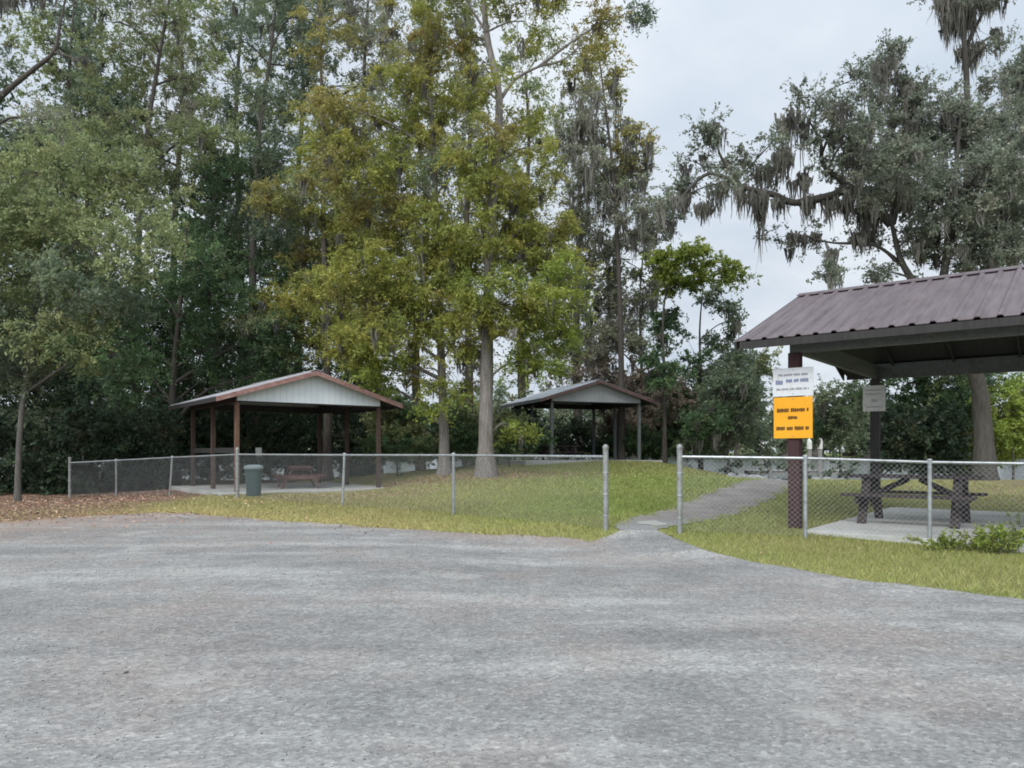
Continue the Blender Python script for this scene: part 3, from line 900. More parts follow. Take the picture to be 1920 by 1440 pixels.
def tree(name, label, d, base_px, trunk, r0, blobs, pal, group=None, cat='tree', per=70, cr=.5, flat=.7, Ls=.16, ar=.55, dens=1.0, bark='bark_dark',
         limbs=(), moss=0, moss_len=(.5, 1.6), tufts=(), up=.5, sag=0, depth=.8, sub=None, flare=1.5, mossw=.028, twigs=9):
    """trunk: photo pixels up the stem, blobs: (px, py, rx, ry[, palette, density, depth offset]) pads of foliage, all at distance d"""
    SEED[0] += 1; rs = np.random.RandomState(SEED[0])
    x0 = (base_px - CX) / F_PX * d; z0 = hz(x0, d)
    root = empty(name, (x0, d, z0), 0, label, cat, group); O = np.array([x0, d, z0])
    s = d / F_PX
    tp = [np.array([x0, d, z0 - .3]), np.array([x0, d, z0 + .05])]
    for i, t in enumerate(trunk):
        p = at(t[0], t[1], d + (t[2] if len(t) > 2 else rs.uniform(-.25, .25))); tp.append(p)
    tp = np.array(tp); tc = curve(tp, 5)
    hgt = np.linalg.norm(np.diff(tc, axis=0), axis=1).cumsum(); hgt = np.append(0, hgt); hh = hgt / hgt[-1]
    rad = r0 * (1 - .82 * hh ** .85) * (1 + (flare - 1) * np.exp(-(hgt - .3).clip(0) / .5)) * (1 + rs.uniform(-.06, .06, len(hh)))
    wd = Wood(); wd.tube(tc - O, rad, 10)
    nodes = [tc]; nrad = [rad]
    for lb in limbs:
        lp = curve([at(p[0], p[1], d + (p[2] if len(p) > 2 else 0)) for p in lb[1:]], 5)
        k = np.linspace(1, .25, len(lp)) * lb[0] * (1 + rs.uniform(-.12, .12, len(lp)))
        wd.tube(lp - O, k, 7); nodes.append(lp); nrad.append(k)
    allp = np.concatenate(nodes); allr = np.concatenate(nrad)
    Vl, Fl, Tl = [], [], []; nv = 0; mo = []
    for bl in blobs:
        px, py, rx, ry = bl[:4]; pl = bl[4] if len(bl) > 4 and bl[4] else pal; dn = bl[5] if len(bl) > 5 else 1.0; dd = bl[6] if len(bl) > 6 else rs.uniform(-1, 1) * depth * 1.6
        if px < 1250 and d < 40: dn *= (.42 + .58 * min(1, max(0, py) / 430)) * rs.uniform(.75, 1.2)   # the upper canopy is thin and lets the sky through
        c = at(px, py, d + dd); ax = np.array([rx * s, (rx + ry) * .5 * s * 1.1, ry * s]) * 1.16
        nc = max(4, int(dens * dn ** .9 * 5.2 * (ax[0] * ax[1] * ax[2]) ** (2 / 3) / cr ** 2))
        g = rs.normal(0, 1, (nc, 3)); g = unit(g) * rs.uniform(.25, 1.08, (nc, 1)) ** .6
        C = c + g * ax + rs.normal(0, .12, (nc, 3))
        # limb to the pad
        hd = np.hypot(allp[:, 0] - c[0], allp[:, 1] - c[1]); score = np.abs(allp[:, 2] - (c[2] - .45 * hd)) + .55 * hd
        k = int(np.argmin(score)); st = allp[k]; ln = np.linalg.norm(c - st)
        mid = st * .5 + c * .5 + np.array([0, 0, .12 * ln]) + rs.normal(0, .07 * ln, 3)
        lp = curve([st, mid, c], 4); rl = min(allr[k] * .7, .018 * ln + .02)
        wd.tube(lp - O, np.linspace(rl, .016, len(lp)), 5)
        for q in C[:: (1 if nc < 20 else 3)]:
            a = lp[rs.randint(len(lp) // 2, len(lp))]; m2 = (a + q) / 2 + rs.normal(0, .12, 3)
            wd.tube(np.array([a, m2, q]) - O, [.014, .010, .004], 3)
        V, F, T = leaves(rs, C - O, int(per * 2.1), cr * 1.05, flat, Ls * .82, ar, pl, up, sag, twigs)
        Vl.append(V); Fl.append(F + nv); Tl.append(T); nv += len(V)
        if moss:
            for q in C[rs.uniform(0, 1, nc) < moss]:
                mo.append((*(q - O - np.array([0, 0, .1])), rs.uniform(*moss_len)))
    for (px, py, lpx, n, wpx) in tufts:                       # explicit hanging moss: top pixel, length, how many, spread
        for _ in range(n):
            p = at(px + rs.uniform(-1, 1) * wpx, py + rs.uniform(-.08, .12) * lpx, d + rs.uniform(-.3, .3)) - O
            mo.append((*p, lpx * s * rs.uniform(.45, 1.05)))
    wd.build('trunk', M[bark], root)
    if Vl: np_mesh('crown', np.concatenate(Vl), np.concatenate(Fl), M['leaf'], root, tint=np.concatenate(Tl))
    if mo:
        V, F, T = strands(rs, mo, w0=mossw)
        np_mesh('spanish_moss', V, F, M['moss'], root, tint=T)['kind'] = 'stuff'
    return root


# --- the bald cypresses by the lawn
CY = dict(per=120, cr=.55, flat=.42, Ls=.17, ar=.3, sag=.3, up=.2, flare=1.7, twigs=14)
tree('cypress_tree', 'tall cypress with thick pale trunk and golden green sprays, nearest the far grey shelter', 25, 911,
     [(911, 800), (914, 640), (922, 400), (936, 190), (912, 60), (900, -120), (895, -260)], .27,
     [(1005, 455, 80, 40), (1055, 432, 35, 22, 'cypo'), (960, 345, 70, 42), (1015, 600, 65, 50, 'cypg'), (1040, 545, 38, 55, 'cypg'), (955, 570, 55, 42), (1005, 680, 45, 32, 'cypg'),
      (930, 470, 80, 30), (890, 300, 55, 45), (955, 245, 55, 35), (1110, 55, 48, 46, 'cypo', 1.1), (1130, 100, 32, 30, 'cypo'), (1060, 125, 42, 26, None, .7), (985, 40, 60, 45, None, .8),
      (860, 70, 60, 45, 'cypo', .9), (930, -50, 110, 50, None, .9), (1195, 15, 30, 18, 'bluegreen', .5), (1000, -60, 90, 60), (962, 800, 30, 18, 'cypg', .8), 
      (1010, 280, 40, 26, None, .7), (940, 410, 60, 28), (880, 560, 40, 40, None, .6), (870, 190, 45, 35, None, .8), (1035, 500, 50, 30), (915, 520, 42, 30, 'cypg', .9, -1.2), (925, 335, 45, 30, None, .9, -1.2), (905, 430, 46, 22, None, .9, -1.4), (930, 250, 40, 30, 'cypo', .8, -1), (900, 590, 30, 30, 'cypg', .6, -1), (912, 130, 36, 34, None, .6, -1)],
     'cyp', 'bald cypresses on the lawn', bark='bark_pale', moss=.25, moss_len=(.3, .9),
     limbs=[(.07, (936, 190), (965, 150), (1010, 125), (1060, 110), (1110, 60)), (.05, (1010, 125), (1100, 60), (1190, 18)), (.05, (912, 60), (880, 10), (860, -40))], **CY)
tree('cypress_tree', 'slimmer cypress just left of the thick pale trunk, olive and gold foliage', 26.3, 833,
     [(832, 800), (826, 640), (818, 420), (812, 250), (800, 90), (795, -60), (790, -190)], .19,
     [(780, 95, 50, 42, 'cypo'), (825, 180, 75, 40), (760, 250, 55, 40), (700, 300, 60, 50), (655, 215, 60, 42, 'cypo'), (640, 330, 60, 50, 'cypo'), (720, 395, 70, 38, 'cypo'), (820, 480, 55, 24, 'cypo'),
      (760, 525, 70, 38), (690, 500, 60, 34), (640, 545, 55, 36), (700, 620, 55, 45), (770, 600, 50, 50, None, .7), (715, 685, 42, 34, 'cypg'), (660, 640, 36, 36), (790, 690, 30, 50, None, .6), (845, 700, 28, 55, None, .6),
      (865, 620, 32, 55, None, .6), (800, 400, 45, 36, None, .7), (580, 525, 45, 30), (845, 330, 45, 40, 'bluegreen', .6), (740, 160, 45, 40, None, .7), (800, -20, 80, 45, None, .7), (835, 560, 40, 40, None, .5), (690, 560, 50, 30, 'cypo'),
      (700, 730, 30, 20, 'cypg', .7), (860, 500, 55, 26), (720, 450, 50, 26), (825, 440, 50, 26, None, .9, -1.2), (822, 560, 36, 34, None, .7, -1.1), (815, 270, 44, 34, None, .8, -1), (832, 650, 28, 34, None, .6, -1), (830, 760, 24, 40, 'cypg', .4, -.8)],
     'cyp', 'bald cypresses on the lawn', bark='bark_pale', moss=.22, moss_len=(.4, 1.1), **CY)
tree('cypress_tree', 'orange tinged cypress rising behind the white gabled shelter', 31.5, 614,
     [(613, 700), (610, 560), (606, 380), (604, 200), (600, 60), (598, -80)], .2,
     [(600, 290, 60, 50), (655, 160, 55, 40, None, .6), (560, 370, 60, 40, 'yellowgreen'), (500, 365, 50, 26, 'cypo'), (540, 570, 50, 32), (480, 600, 40, 26, 'yellowgreen', .7), (640, 420, 50, 40), (590, 200, 45, 35, None, .6),
      (560, 640, 45, 30, None, .7), (640, 600, 50, 40), (600, 480, 50, 34, 'cypo', .8), (610, 60, 60, 50, 'cypo', .6), (700, 20, 70, 40, 'greymoss', .6), (720, 100, 40, 40, 'greymoss', .5)],
     'cyp', 'bald cypresses on the lawn', moss=.2, **CY)
tree('cypress_tree', 'grey moss draped cypress leaning over the roof of the far grey shelter', 37.5, 1165,
     [(1165, 700), (1160, 500), (1150, 330), (1135, 200), (1120, 80)], .2,
     [(1120, 235, 55, 40, 'greymoss', .6), (1180, 300, 42, 40, 'cypo', .8), (1200, 270, 30, 35, 'cypo', .7), (1150, 330, 60, 45, 'greymoss', .7), (1195, 390, 40, 50, 'greymoss', .6), (1120, 400, 50, 40, 'greymoss', .6),
      (1080, 300, 45, 40, 'greymoss', .6), (1160, 200, 40, 40, 'cypo', .5), (1100, 180, 40, 30, 'greymoss', .5), (1060, 240, 40, 30, 'greymoss', .5)],
     'greymoss', 'bald cypresses on the lawn', moss=.75, moss_len=(.8, 2.6), per=70, cr=.6, flat=.45, Ls=.19, ar=.4, sag=.15)

# --- the wood on the left
WG = 'broadleaf trees crowding the left side'
LF = dict(per=120, cr=.62, flat=.75, Ls=.15, ar=.42, depth=1.0)
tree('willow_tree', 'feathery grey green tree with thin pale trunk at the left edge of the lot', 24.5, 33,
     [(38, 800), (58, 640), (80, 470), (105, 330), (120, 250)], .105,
     [(60, 325, 110, 55), (185, 300, 90, 48), (100, 425, 110, 58), (250, 345, 75, 40, 'yellowgreen'), (40, 530, 100, 60), (165, 540, 100, 60, 'bluegreen'), (95, 640, 100, 52), (215, 665, 62, 50, 'dark'), (20, 700, 60, 62, 'bluegreen'),  # darker palettes on lower pads paint in the shade low in the crown
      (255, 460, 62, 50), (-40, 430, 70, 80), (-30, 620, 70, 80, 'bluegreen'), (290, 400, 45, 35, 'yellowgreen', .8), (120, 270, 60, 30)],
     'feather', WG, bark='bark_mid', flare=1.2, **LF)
tree('oak_tree', 'tree at the top left corner with a bare dark crooked limb against the sky', 29, -90,
     [(-80, 700), (-70, 450), (-60, 260), (-70, 60), (-80, -80)], .28,
     [(25, 235, 85, 42), (-40, 120, 50, 70), (-20, 320, 90, 60), (10, -10, 60, 26), (150, -20, 80, 26, None, .8), (90, 215, 45, 25, 'greymoss', .7)],
     'bluegreen', WG, limbs=[(.13, (-62, 250), (0, 182), (60, 132), (100, 98), (112, 50), (124, -10)), (.05, (100, 98), (150, 110), (165, 95))], moss=.3, moss_len=(.8, 2.0),
     tufts=[(20, -10, 90, 5, 30), (80, -10, 70, 4, 20), (150, 110, 30, 3, 10)], **LF)
tree('sweetgum_tree', 'yellowish green open crowned tree reaching the top edge above the feathery tree', 34, 255,
     [(255, 700), (260, 450), (275, 260), (300, 100), (320, -20)], .26,
     [(335, 45, 75, 46), (225, 120, 65, 60, None, .8), (370, 150, 60, 45, None, .75), (300, 235, 70, 45, None, .7), (180, 215, 60, 40, None, .8), (400, 255, 50, 48, None, .9), (290, 320, 50, 28, None, .8), (250, 60, 50, 30, None, .6), (300, -40, 90, 40),
      (200, 40, 50, 40, None, .5), (130, 300, 50, 30)],
     'yellowgreen', WG, moss=.1, **LF)
tree('oak_tree', 'tall blue green oak between the yellowish tree and the cypresses', 36, 478,
     [(476, 700), (474, 450), (485, 260), (505, 120), (520, -20)], .28,
     [(500, 50, 70, 60), (560, 130, 50, 50, None, .8), (480, 190, 55, 44, None, .8), (435, 85, 36, 46, None, .7), (525, 300, 48, 36, None, .7), (600, 40, 55, 45, None, .6), (465, 395, 62, 40), (425, 335, 36, 50, 'dark', .6), (540, 430, 60, 40, None, .7), (540, -30, 90, 40),
      (430, 470, 60, 40, 'dark'), (520, 500, 60, 36, 'dark', .7), (640, -10, 60, 40, 'greymoss', .5), (490, 290, 30, 50, 'dark', .6)],
     'bluegreen', WG, moss=.15, **LF)
tree('oak_tree', 'dark glossy green oak filling the gap left of the white gabled shelter', 31, 322,
     [(325, 720), (335, 600), (345, 500), (350, 420)], .22,
     [(330, 470, 82, 46), (245, 555, 70, 50), (350, 590, 85, 50), (430, 550, 52, 46), (300, 680, 80, 40), (420, 650, 75, 42), (505, 640, 52, 42), (520, 695, 40, 26), (235, 650, 52, 50), (380, 520, 60, 40), (290, 610, 60, 40), (380, 700, 60, 30), (450, 720, 50, 20), (260, 740, 60, 40), (200, 690, 50, 40)],
     'dark', WG, **LF)


def auto_tree(name, label, px, d, top, bot, hw, pal, group, n=12, dens=.8, bark='bark_dark', moss=0, **kw):
    rs = np.random.RandomState(int(px * 7 + d * 13) % 99991)
    bl = []
    for i in range(n):
        t = (i + .5) / n; py = bot + (top - bot) * t
        w = hw * (1 - abs(t - .4) ** 1.6 * 1.1)
        bl.append((px + rs.uniform(-1, 1) * w * .75, py, w * rs.uniform(.4, .62), (bot - top) / n * rs.uniform(1.0, 1.6), None, rs.uniform(.7, 1.1)))
    by = HZ
    mid = [(px + rs.uniform(-12, 12), by + (top - by) * f) for f in (.2, .45, .7, .9)]
    a = dict(per=70, cr=.75, flat=.7, Ls=.24, ar=.5); a.update(kw)
    return tree(name, label, d, px, mid, .0075 * d, bl, pal, group, dens=dens, bark=bark, moss=moss, **a)


BG = 'trees of the wood standing back by the river'
for i, (px, d, top, bot, hw, pal) in enumerate([(-150, 34, -60, 840, 150, 'dark'), (60, 38, 330, 850, 120, 'dark'), (170, 42, 60, 850, 110, 'bluegreen'), (400, 43, 300, 850, 110, 'dark'), (545, 41, 420, 850, 90, 'dark'), (660, 43, 240, 840, 80, 'bluegreen')]):
    auto_tree('oak_tree', 'dark tree deep in the wood behind the left fence, mostly hidden by nearer crowns', px, d, top, bot, hw, pal, BG)
for i, (px, d, top, bot, hw, pal) in enumerate([(130, 41, -90, 420, 105, 'feather'), (330, 43, -120, 420, 100, 'greymoss'), (450, 45, -110, 500, 95, 'feather'), (560, 42, -120, 560, 85, 'bluegreen'), (690, 44, -120, 620, 90, 'greymoss'), (790, 45, -90, 640, 85, 'feather'), (880, 43, -60, 700, 75, 'greymoss'), (985, 46, 60, 780, 80, 'feather'), (1090, 45, 120, 800, 75, 'greymoss')]):
    auto_tree('oak_tree', 'tall pale leafed tree behind the cypresses, seen only in scraps between nearer crowns', px, d, top, bot, hw, pal, BG, n=14, dens=.36, moss=.06, cr=.65, Ls=.2)
tree('slender_tree', 'slender grey tree with hanging moss right of the golden cypresses', 41, 1205,
     [(1203, 700), (1200, 560), (1210, 430)], .14,
     [(1150, 480, 60, 36, None, .8), (1215, 440, 40, 34, None, .7), (1190, 560, 45, 34, None, .7), (1250, 395, 34, 30, 'bluegreen', .6), (1120, 560, 50, 40, None, .8), (1150, 640, 60, 34, None, .8), (1105, 650, 36, 50, 'yellowgreen', .6), (1215, 640, 34, 34, None, .5), (1230, 500, 40, 34, None, .6), (1130, 700, 60, 30, 'brown', .7)],
     'greymoss', BG, moss=.5, moss_len=(.6, 2.0), per=60, cr=.65, Ls=.22, ar=.5)
tree('slender_tree', 'thin dark tree with bright green plumes leaning right over the far bank', 36, 1246,
     [(1246, 720), (1243, 600), (1255, 520), (1275, 485)], .13,
     [(1285, 488, 48, 20), (1345, 508, 42, 15), (1275, 535, 30, 26), (1310, 470, 34, 12), (1250, 500, 24, 22), (1375, 512, 20, 8, None, 1.3), (1240, 620, 24, 30, 'dark', .6), (1260, 590, 24, 24, 'dark', .6), (1240, 690, 26, 30, 'dark', .8)],
     'cypg', BG, per=90, cr=.5, flat=.4, Ls=.2, ar=.42, sag=.25, limbs=[(.05, (1275, 485), (1330, 495), (1385, 512))])
tree('slender_tree', 'thin grey leafed tree just left of the mauve roof edge', 38, 1314,
     [(1314, 720), (1312, 620), (1318, 540)], .14,
     [(1345, 560, 34, 26, 'bluegreen', .6), (1355, 640, 34, 34, None, .7), (1335, 715, 52, 40), (1300, 660, 18, 40, 'dark', .5), (1385, 735, 40, 48), (1300, 770, 44, 40, 'dark'), (1390, 670, 24, 24, None, .6), (1350, 790, 50, 36, 'dark'), (1370, 600, 22, 20, None, .5), (1270, 740, 34, 34, 'brown', .8)],
     'bluegreen', BG, moss=.35, per=70, cr=.55, Ls=.2, ar=.5)

# --- live oaks on the right
RG = 'live oaks hung with moss behind the near shelter'
OK_ = dict(per=95, cr=.5, flat=.8, Ls=.125, ar=.5, depth=1.0, dens=1.15)
tree('live_oak_tree', 'big live oak with Spanish moss, one long limb reaching left over the near roof', 24, 1846,
     [(1842, 790), (1825, 690), (1760, 590), (1695, 500), (1672, 420)], .36,
     [(1600, 250, 55, 42), (1532, 190, 30, 24, None, .8), (1565, 215, 30, 30, None, .7), (1640, 300, 65, 52), (1700, 235, 75, 50), (1662, 140, 26, 40, None, .9), (1668, 80, 20, 30, None, .7), (1625, 140, 22, 16, None, .6), (1765, 255, 65, 55), (1825, 220, 65, 50), (1735, 355, 85, 52), (1825, 345, 75, 60),
      (1885, 300, 55, 70), (1890, 430, 60, 55), (1790, 445, 80, 38), (1730, 440, 40, 40, None, .6), (1640, 505, 26, 12, None, 1.2), (1338, 235, 34, 18, None, .9), (1300, 300, 24, 16, None, .6), (1285, 345, 34, 24, None, .8), (1392, 298, 34, 22, None, .9), (1440, 325, 30, 22, None, .8), (1365, 340, 34, 14, None, .7),
      (1500, 445, 42, 14, None, .8), (1560, 500, 24, 8, None, 1.0), (1255, 390, 26, 16, None, .7), (1620, 440, 40, 22, None, .7), (1680, 330, 60, 50), (1930, 370, 60, 60), (1690, 180, 40, 40, None, .8), (1850, 480, 70, 26), (1560, 300, 30, 30, None, .5), (1450, 265, 24, 18, None, .7)],
     'greyoak', RG, bark='bark_oak', moss=.28, moss_len=(.35, 1.2), flare=1.3,
     limbs=[(.17, (1672, 420), (1600, 355), (1560, 366), (1490, 380), (1450, 365), (1390, 350), (1330, 325), (1275, 372)), (.10, (1600, 355), (1545, 310), (1538, 265), (1510, 215)), (.14, (1672, 420), (1690, 330), (1700, 220), (1668, 90)),
            (.2, (1825, 690), (1855, 520), (1880, 400), (1890, 260)), (.16, (1760, 590), (1775, 470), (1790, 340), (1800, 220)), (.07, (1695, 500), (1640, 460), (1560, 455), (1500, 440)), (.06, (1390, 350), (1350, 290), (1338, 225))],
     tufts=[(1480, 215, 140, 7, 14), (1505, 225, 120, 4, 14), (1475, 290, 110, 6, 18), (1500, 330, 80, 5, 20), (1350, 240, 80, 5, 18), (1330, 235, 60, 3, 14), (1275, 370, 80, 4, 10), (1320, 385, 60, 5, 12), (1350, 350, 80, 4, 14), (1390, 355, 80, 6, 16), (1425, 365, 80, 6, 14), (1427, 366, 200, 2, 3), (1432, 366, 110, 3, 8), (1460, 375, 60, 5, 18), (1530, 370, 80, 7, 26), (1580, 365, 110, 9, 26), (1620, 380, 130, 8, 24), (1500, 440, 60, 6, 34), (1560, 496, 40, 3, 14), (1620, 440, 90, 6, 20), (1855, 400, 130, 7, 20), (1760, 430, 90, 6, 30), (1680, 350, 110, 6, 30), (1880, 460, 60, 6, 30), (1545, 470, 60, 3, 20), (1660, 120, 90, 5, 16), (1690, 150, 90, 4, 12), (1612, 290, 100, 6, 30), (1560, 250, 80, 4, 16)],
     **OK_)
tree('live_oak_tree', 'tall bare topped tree thick with hanging moss at the top right', 33, 1812,
     [(1812, 700), (1814, 400), (1813, 180), (1808, 80), (1795, -40), (1790, -120)], .34,
     [(1790, -30, 50, 30, 'greymoss', .8), (1850, -10, 40, 20, None, .7), (1870, 75, 20, 18, None, .6)],
     'greyoak', RG, bark='bark_oak', limbs=[(.11, (1812, 120), (1835, 85), (1868, 62)), (.1, (1805, 60), (1775, 20), (1765, -40)), (.1, (1810, 90), (1840, 30), (1865, -10))],
     tufts=[(1768, -10, 150, 9, 12), (1790, 0, 130, 9, 16), (1815, 10, 150, 9, 16), (1840, 0, 80, 7, 16), (1868, 60, 60, 6, 10), (1812, 90, 90, 9, 16), (1850, -10, 60, 6, 24), (1782, 40, 90, 7, 14), (1830, 80, 60, 6, 16)], moss=.4, **OK_)
tree('live_oak_tree', 'dusky live oak at the right edge, higher than the leaning one', 29, 1985,
     [(1985, 600), (1970, 350), (1950, 200)], .36,
     [(1905, 140, 26, 24, None, .8), (1925, 200, 44, 50), (1960, 280, 60, 60), (1900, 250, 30, 40), (1960, 130, 50, 50), (1950, 420, 60, 70)],
     'greyoak', RG, bark='bark_oak', moss=.4, **OK_)
auto_tree('live_oak_tree', 'dark tree seen under the near shelter roof behind the cream notice', 1735, 29, 560, 850, 100, 'dark', RG, n=10, dens=1.0, per=100, cr=.6, Ls=.17)
auto_tree('live_oak_tree', 'shaded tree under the near shelter roof at the far right behind the leaning oak', 1800, 33, 600, 850, 70, 'bluegreen', RG, n=8, dens=.9)


# --- shrubs
def shrub(name, label, px, d, blobs, pal, group=None, per=90, cr=.4, Ls=.15, ar=.5, flat=.8, moss=0, cat='shrub', dens=1.0, bark='bark_dark', up=.5):
    y0 = min(b[1] for b in blobs)
    return tree(name, label, d, px, [(px, (HZ + y0) / 2 + 10), (px + 4, y0 + 10)], .05, blobs, pal, group, cat, per, cr, flat, Ls, ar, dens, bark, moss=moss, flare=1.1, depth=.5, up=up)


SG = 'shrubs at the back of the lawn'
shrub('shrub', 'brownish grey twiggy shrub behind the far grey shelter', 1215, 40.5, [(1190, 740, 50, 32), (1235, 720, 40, 34), (1215, 785, 50, 34), (1170, 790, 40, 34), (1255, 770, 36, 36)], 'brown', SG, moss=.4)
shrub('shrub', 'dark green hedge like shrub right of the far grey shelter', 1215, 39, [(1200, 825, 50, 24), (1250, 835, 40, 20), (1160, 835, 34, 18), (1280, 815, 30, 28)], 'dark', SG)
shrub('shrub', 'big grey green bush left of the signs, at the top of the path', 1365, 33, [(1330, 800, 44, 30, 'dark'), (1360, 785, 44, 36), (1392, 790, 30, 30), (1350, 750, 40, 30), (1400, 735, 32, 32), (1430, 700, 24, 34, 'yellowgreen', .7), (1310, 825, 40, 18, 'dark'), (1385, 700, 34, 30)], 'bluegreen', SG, moss=.2, cr=.5)
shrub('shrub', 'light green bush between the white gabled shelter and the slim cypress', 745, 31, [(735, 800, 44, 36), (775, 820, 36, 26), (710, 760, 30, 26), (770, 770, 30, 26, 'dark'), (740, 840, 50, 20, 'dark')], 'yellowgreen', SG)
shrub('shrub', 'green bush between the two pale cypress trunks', 868, 32.5, [(865, 810, 34, 30), (850, 835, 40, 20, 'dark'), (880, 780, 22, 26, 'yellowgreen', .7)], 'dark', SG)
shrub('shrub', 'olive bush close right of the thick cypress trunk', 955, 30.5, [(950, 805, 30, 28, 'yellowgreen'), (985, 830, 34, 20), (945, 835, 34, 18)], 'dark', SG)
shrub('shrub', 'yellow green bush at the right edge under the near shelter roof', 1900, 27, [(1885, 770, 42, 40), (1920, 800, 50, 40), (1880, 825, 40, 26), (1925, 740, 50, 40)], 'lime', SG, cr=.5)
shrub('shrub', 'pale green riverside bush seen between the two shelter posts', 1575, 36, [(1560, 760, 30, 30), (1590, 790, 34, 34), (1555, 805, 30, 24, 'dark'), (1600, 740, 24, 26)], 'far', SG, moss=.2, cr=.5)

# weeds at the near fence
SEED[0] += 1; rs = np.random.RandomState(77)


def weed(label, pts, n, h, pal):
    x0, y0 = pts; z0 = hz(x0, y0)
    root = empty('weed_clump', (x0, y0, z0), 0, label, 'weeds', 'weeds at the fence foot')
    wd = Wood(); tips = []
    for _ in range(n):
        a = rs.uniform(0, 6.283); r = rs.uniform(.05, .6); l = h * rs.uniform(.45, 1.25)
        b0 = np.array([.4 * r * math.cos(a), .35 * r * math.sin(a), -.02]); b1 = np.array([r * math.cos(a), .6 * r * math.sin(a), l * (1 - .75 * r)])
        m = (b0 + b1) / 2 + np.array([0, 0, .25 * l]); p = curve([b0, m, b1], 5); wd.tube(p, np.linspace(.005, .002, len(p)), 3)
        tips.append(p[2:])
    wd.build('stems', M['bark_dark'], root)
    C = np.concatenate(tips)
    V, F, T = leaves(rs, C, 4, .05, 1.0, .06, .3, pal, .2, 0, 2)
    np_mesh('foliage', V, F, M['leaf'], root, tint=T)


weed('bushy bright green weeds at the foot of the near fence, right of its post', (6.55, 10.1), 52, .38, 'lime')
weed('smaller dark weed sprawling against the near fence post', (6.05, 10.35), 26, .26, 'cypg')
weed('thin weed growing up the near fence at the right edge', (7.0, 10.2), 26, .6, 'feather')

# undergrowth at the back, one continuous mass
rs = np.random.RandomState(5)
Vl, Fl, Tl = [], [], []; nv = 0
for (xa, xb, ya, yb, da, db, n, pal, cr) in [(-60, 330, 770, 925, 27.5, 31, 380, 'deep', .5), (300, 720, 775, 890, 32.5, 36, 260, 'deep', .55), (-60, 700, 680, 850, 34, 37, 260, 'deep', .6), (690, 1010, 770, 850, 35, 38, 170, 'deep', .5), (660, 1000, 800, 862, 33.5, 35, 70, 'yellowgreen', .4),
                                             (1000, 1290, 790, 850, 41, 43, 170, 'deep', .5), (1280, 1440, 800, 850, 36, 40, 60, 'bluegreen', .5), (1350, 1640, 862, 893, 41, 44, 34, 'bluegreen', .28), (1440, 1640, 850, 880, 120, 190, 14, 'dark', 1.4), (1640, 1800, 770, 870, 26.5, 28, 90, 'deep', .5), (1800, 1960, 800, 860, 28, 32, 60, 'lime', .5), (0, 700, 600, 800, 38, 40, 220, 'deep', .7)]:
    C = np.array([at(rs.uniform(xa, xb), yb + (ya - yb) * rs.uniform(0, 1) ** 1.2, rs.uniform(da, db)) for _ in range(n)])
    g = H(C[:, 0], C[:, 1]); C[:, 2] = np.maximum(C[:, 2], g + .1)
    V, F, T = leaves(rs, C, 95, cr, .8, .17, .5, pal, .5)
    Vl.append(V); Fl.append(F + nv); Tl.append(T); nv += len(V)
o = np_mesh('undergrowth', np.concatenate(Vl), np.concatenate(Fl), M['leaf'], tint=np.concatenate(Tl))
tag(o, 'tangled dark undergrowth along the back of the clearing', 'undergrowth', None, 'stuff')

# far bank of the river
rs = np.random.RandomState(9)
fx = list(np.linspace(-170, 250, 66))
for i, x in enumerate(fx):
    d = 240 + 18 * (i % 2) + rs.uniform(-5, 8); px = CX + (x + rs.uniform(-3, 3)) / d * F_PX
    hgt = rs.uniform(12, 22); top = HZ - (hgt - 1) / d * F_PX
    auto_tree('far_bank_tree', 'hazy green tree on the far bank of the river', px, d, top, HZ + 2, rs.uniform(34, 56), 'far', 'trees on the far bank', n=7, dens=.9, per=40, cr=2.4, Ls=1.1, ar=.6)

# ------------------------------------------------------------------ dock on the river
q = at(1480, 850, 47)
root = empty('dock', (q[0], q[1], -.5), R(-4), 'pale wooden dock on the river behind the orange sign', 'dock')
b = MB()
for i in range(26):
    b.box(-2.6 + i * .235, -.9, .72, -2.6 + i * .235 + .215, .9, .77)
b.build('deck', M['dock'], root)
for y in (-.8, .8):
    MB().box(-2.6, y - .05, .50, 3.5, y + .05, .715).build('joist', M['dock'], root)
for x in (-1.45, 1.55):
    for y in (-.98, .98):
        p = MB().tube([(x, y, -1.4), (x, y, 2.55 if x < 3 else 1.9)], .13, 10).build('piling', M['dock'], root)
        MB().lathe((x, y, 2.55 if x < 3 else 1.9), [(.16, -.45), (.165, .0), (.11, .16), (.01, .26)], 12).build('cap', M['cap'], p)

# ------------------------------------------------------------------ grass and fallen leaves
rs = np.random.RandomState(21)


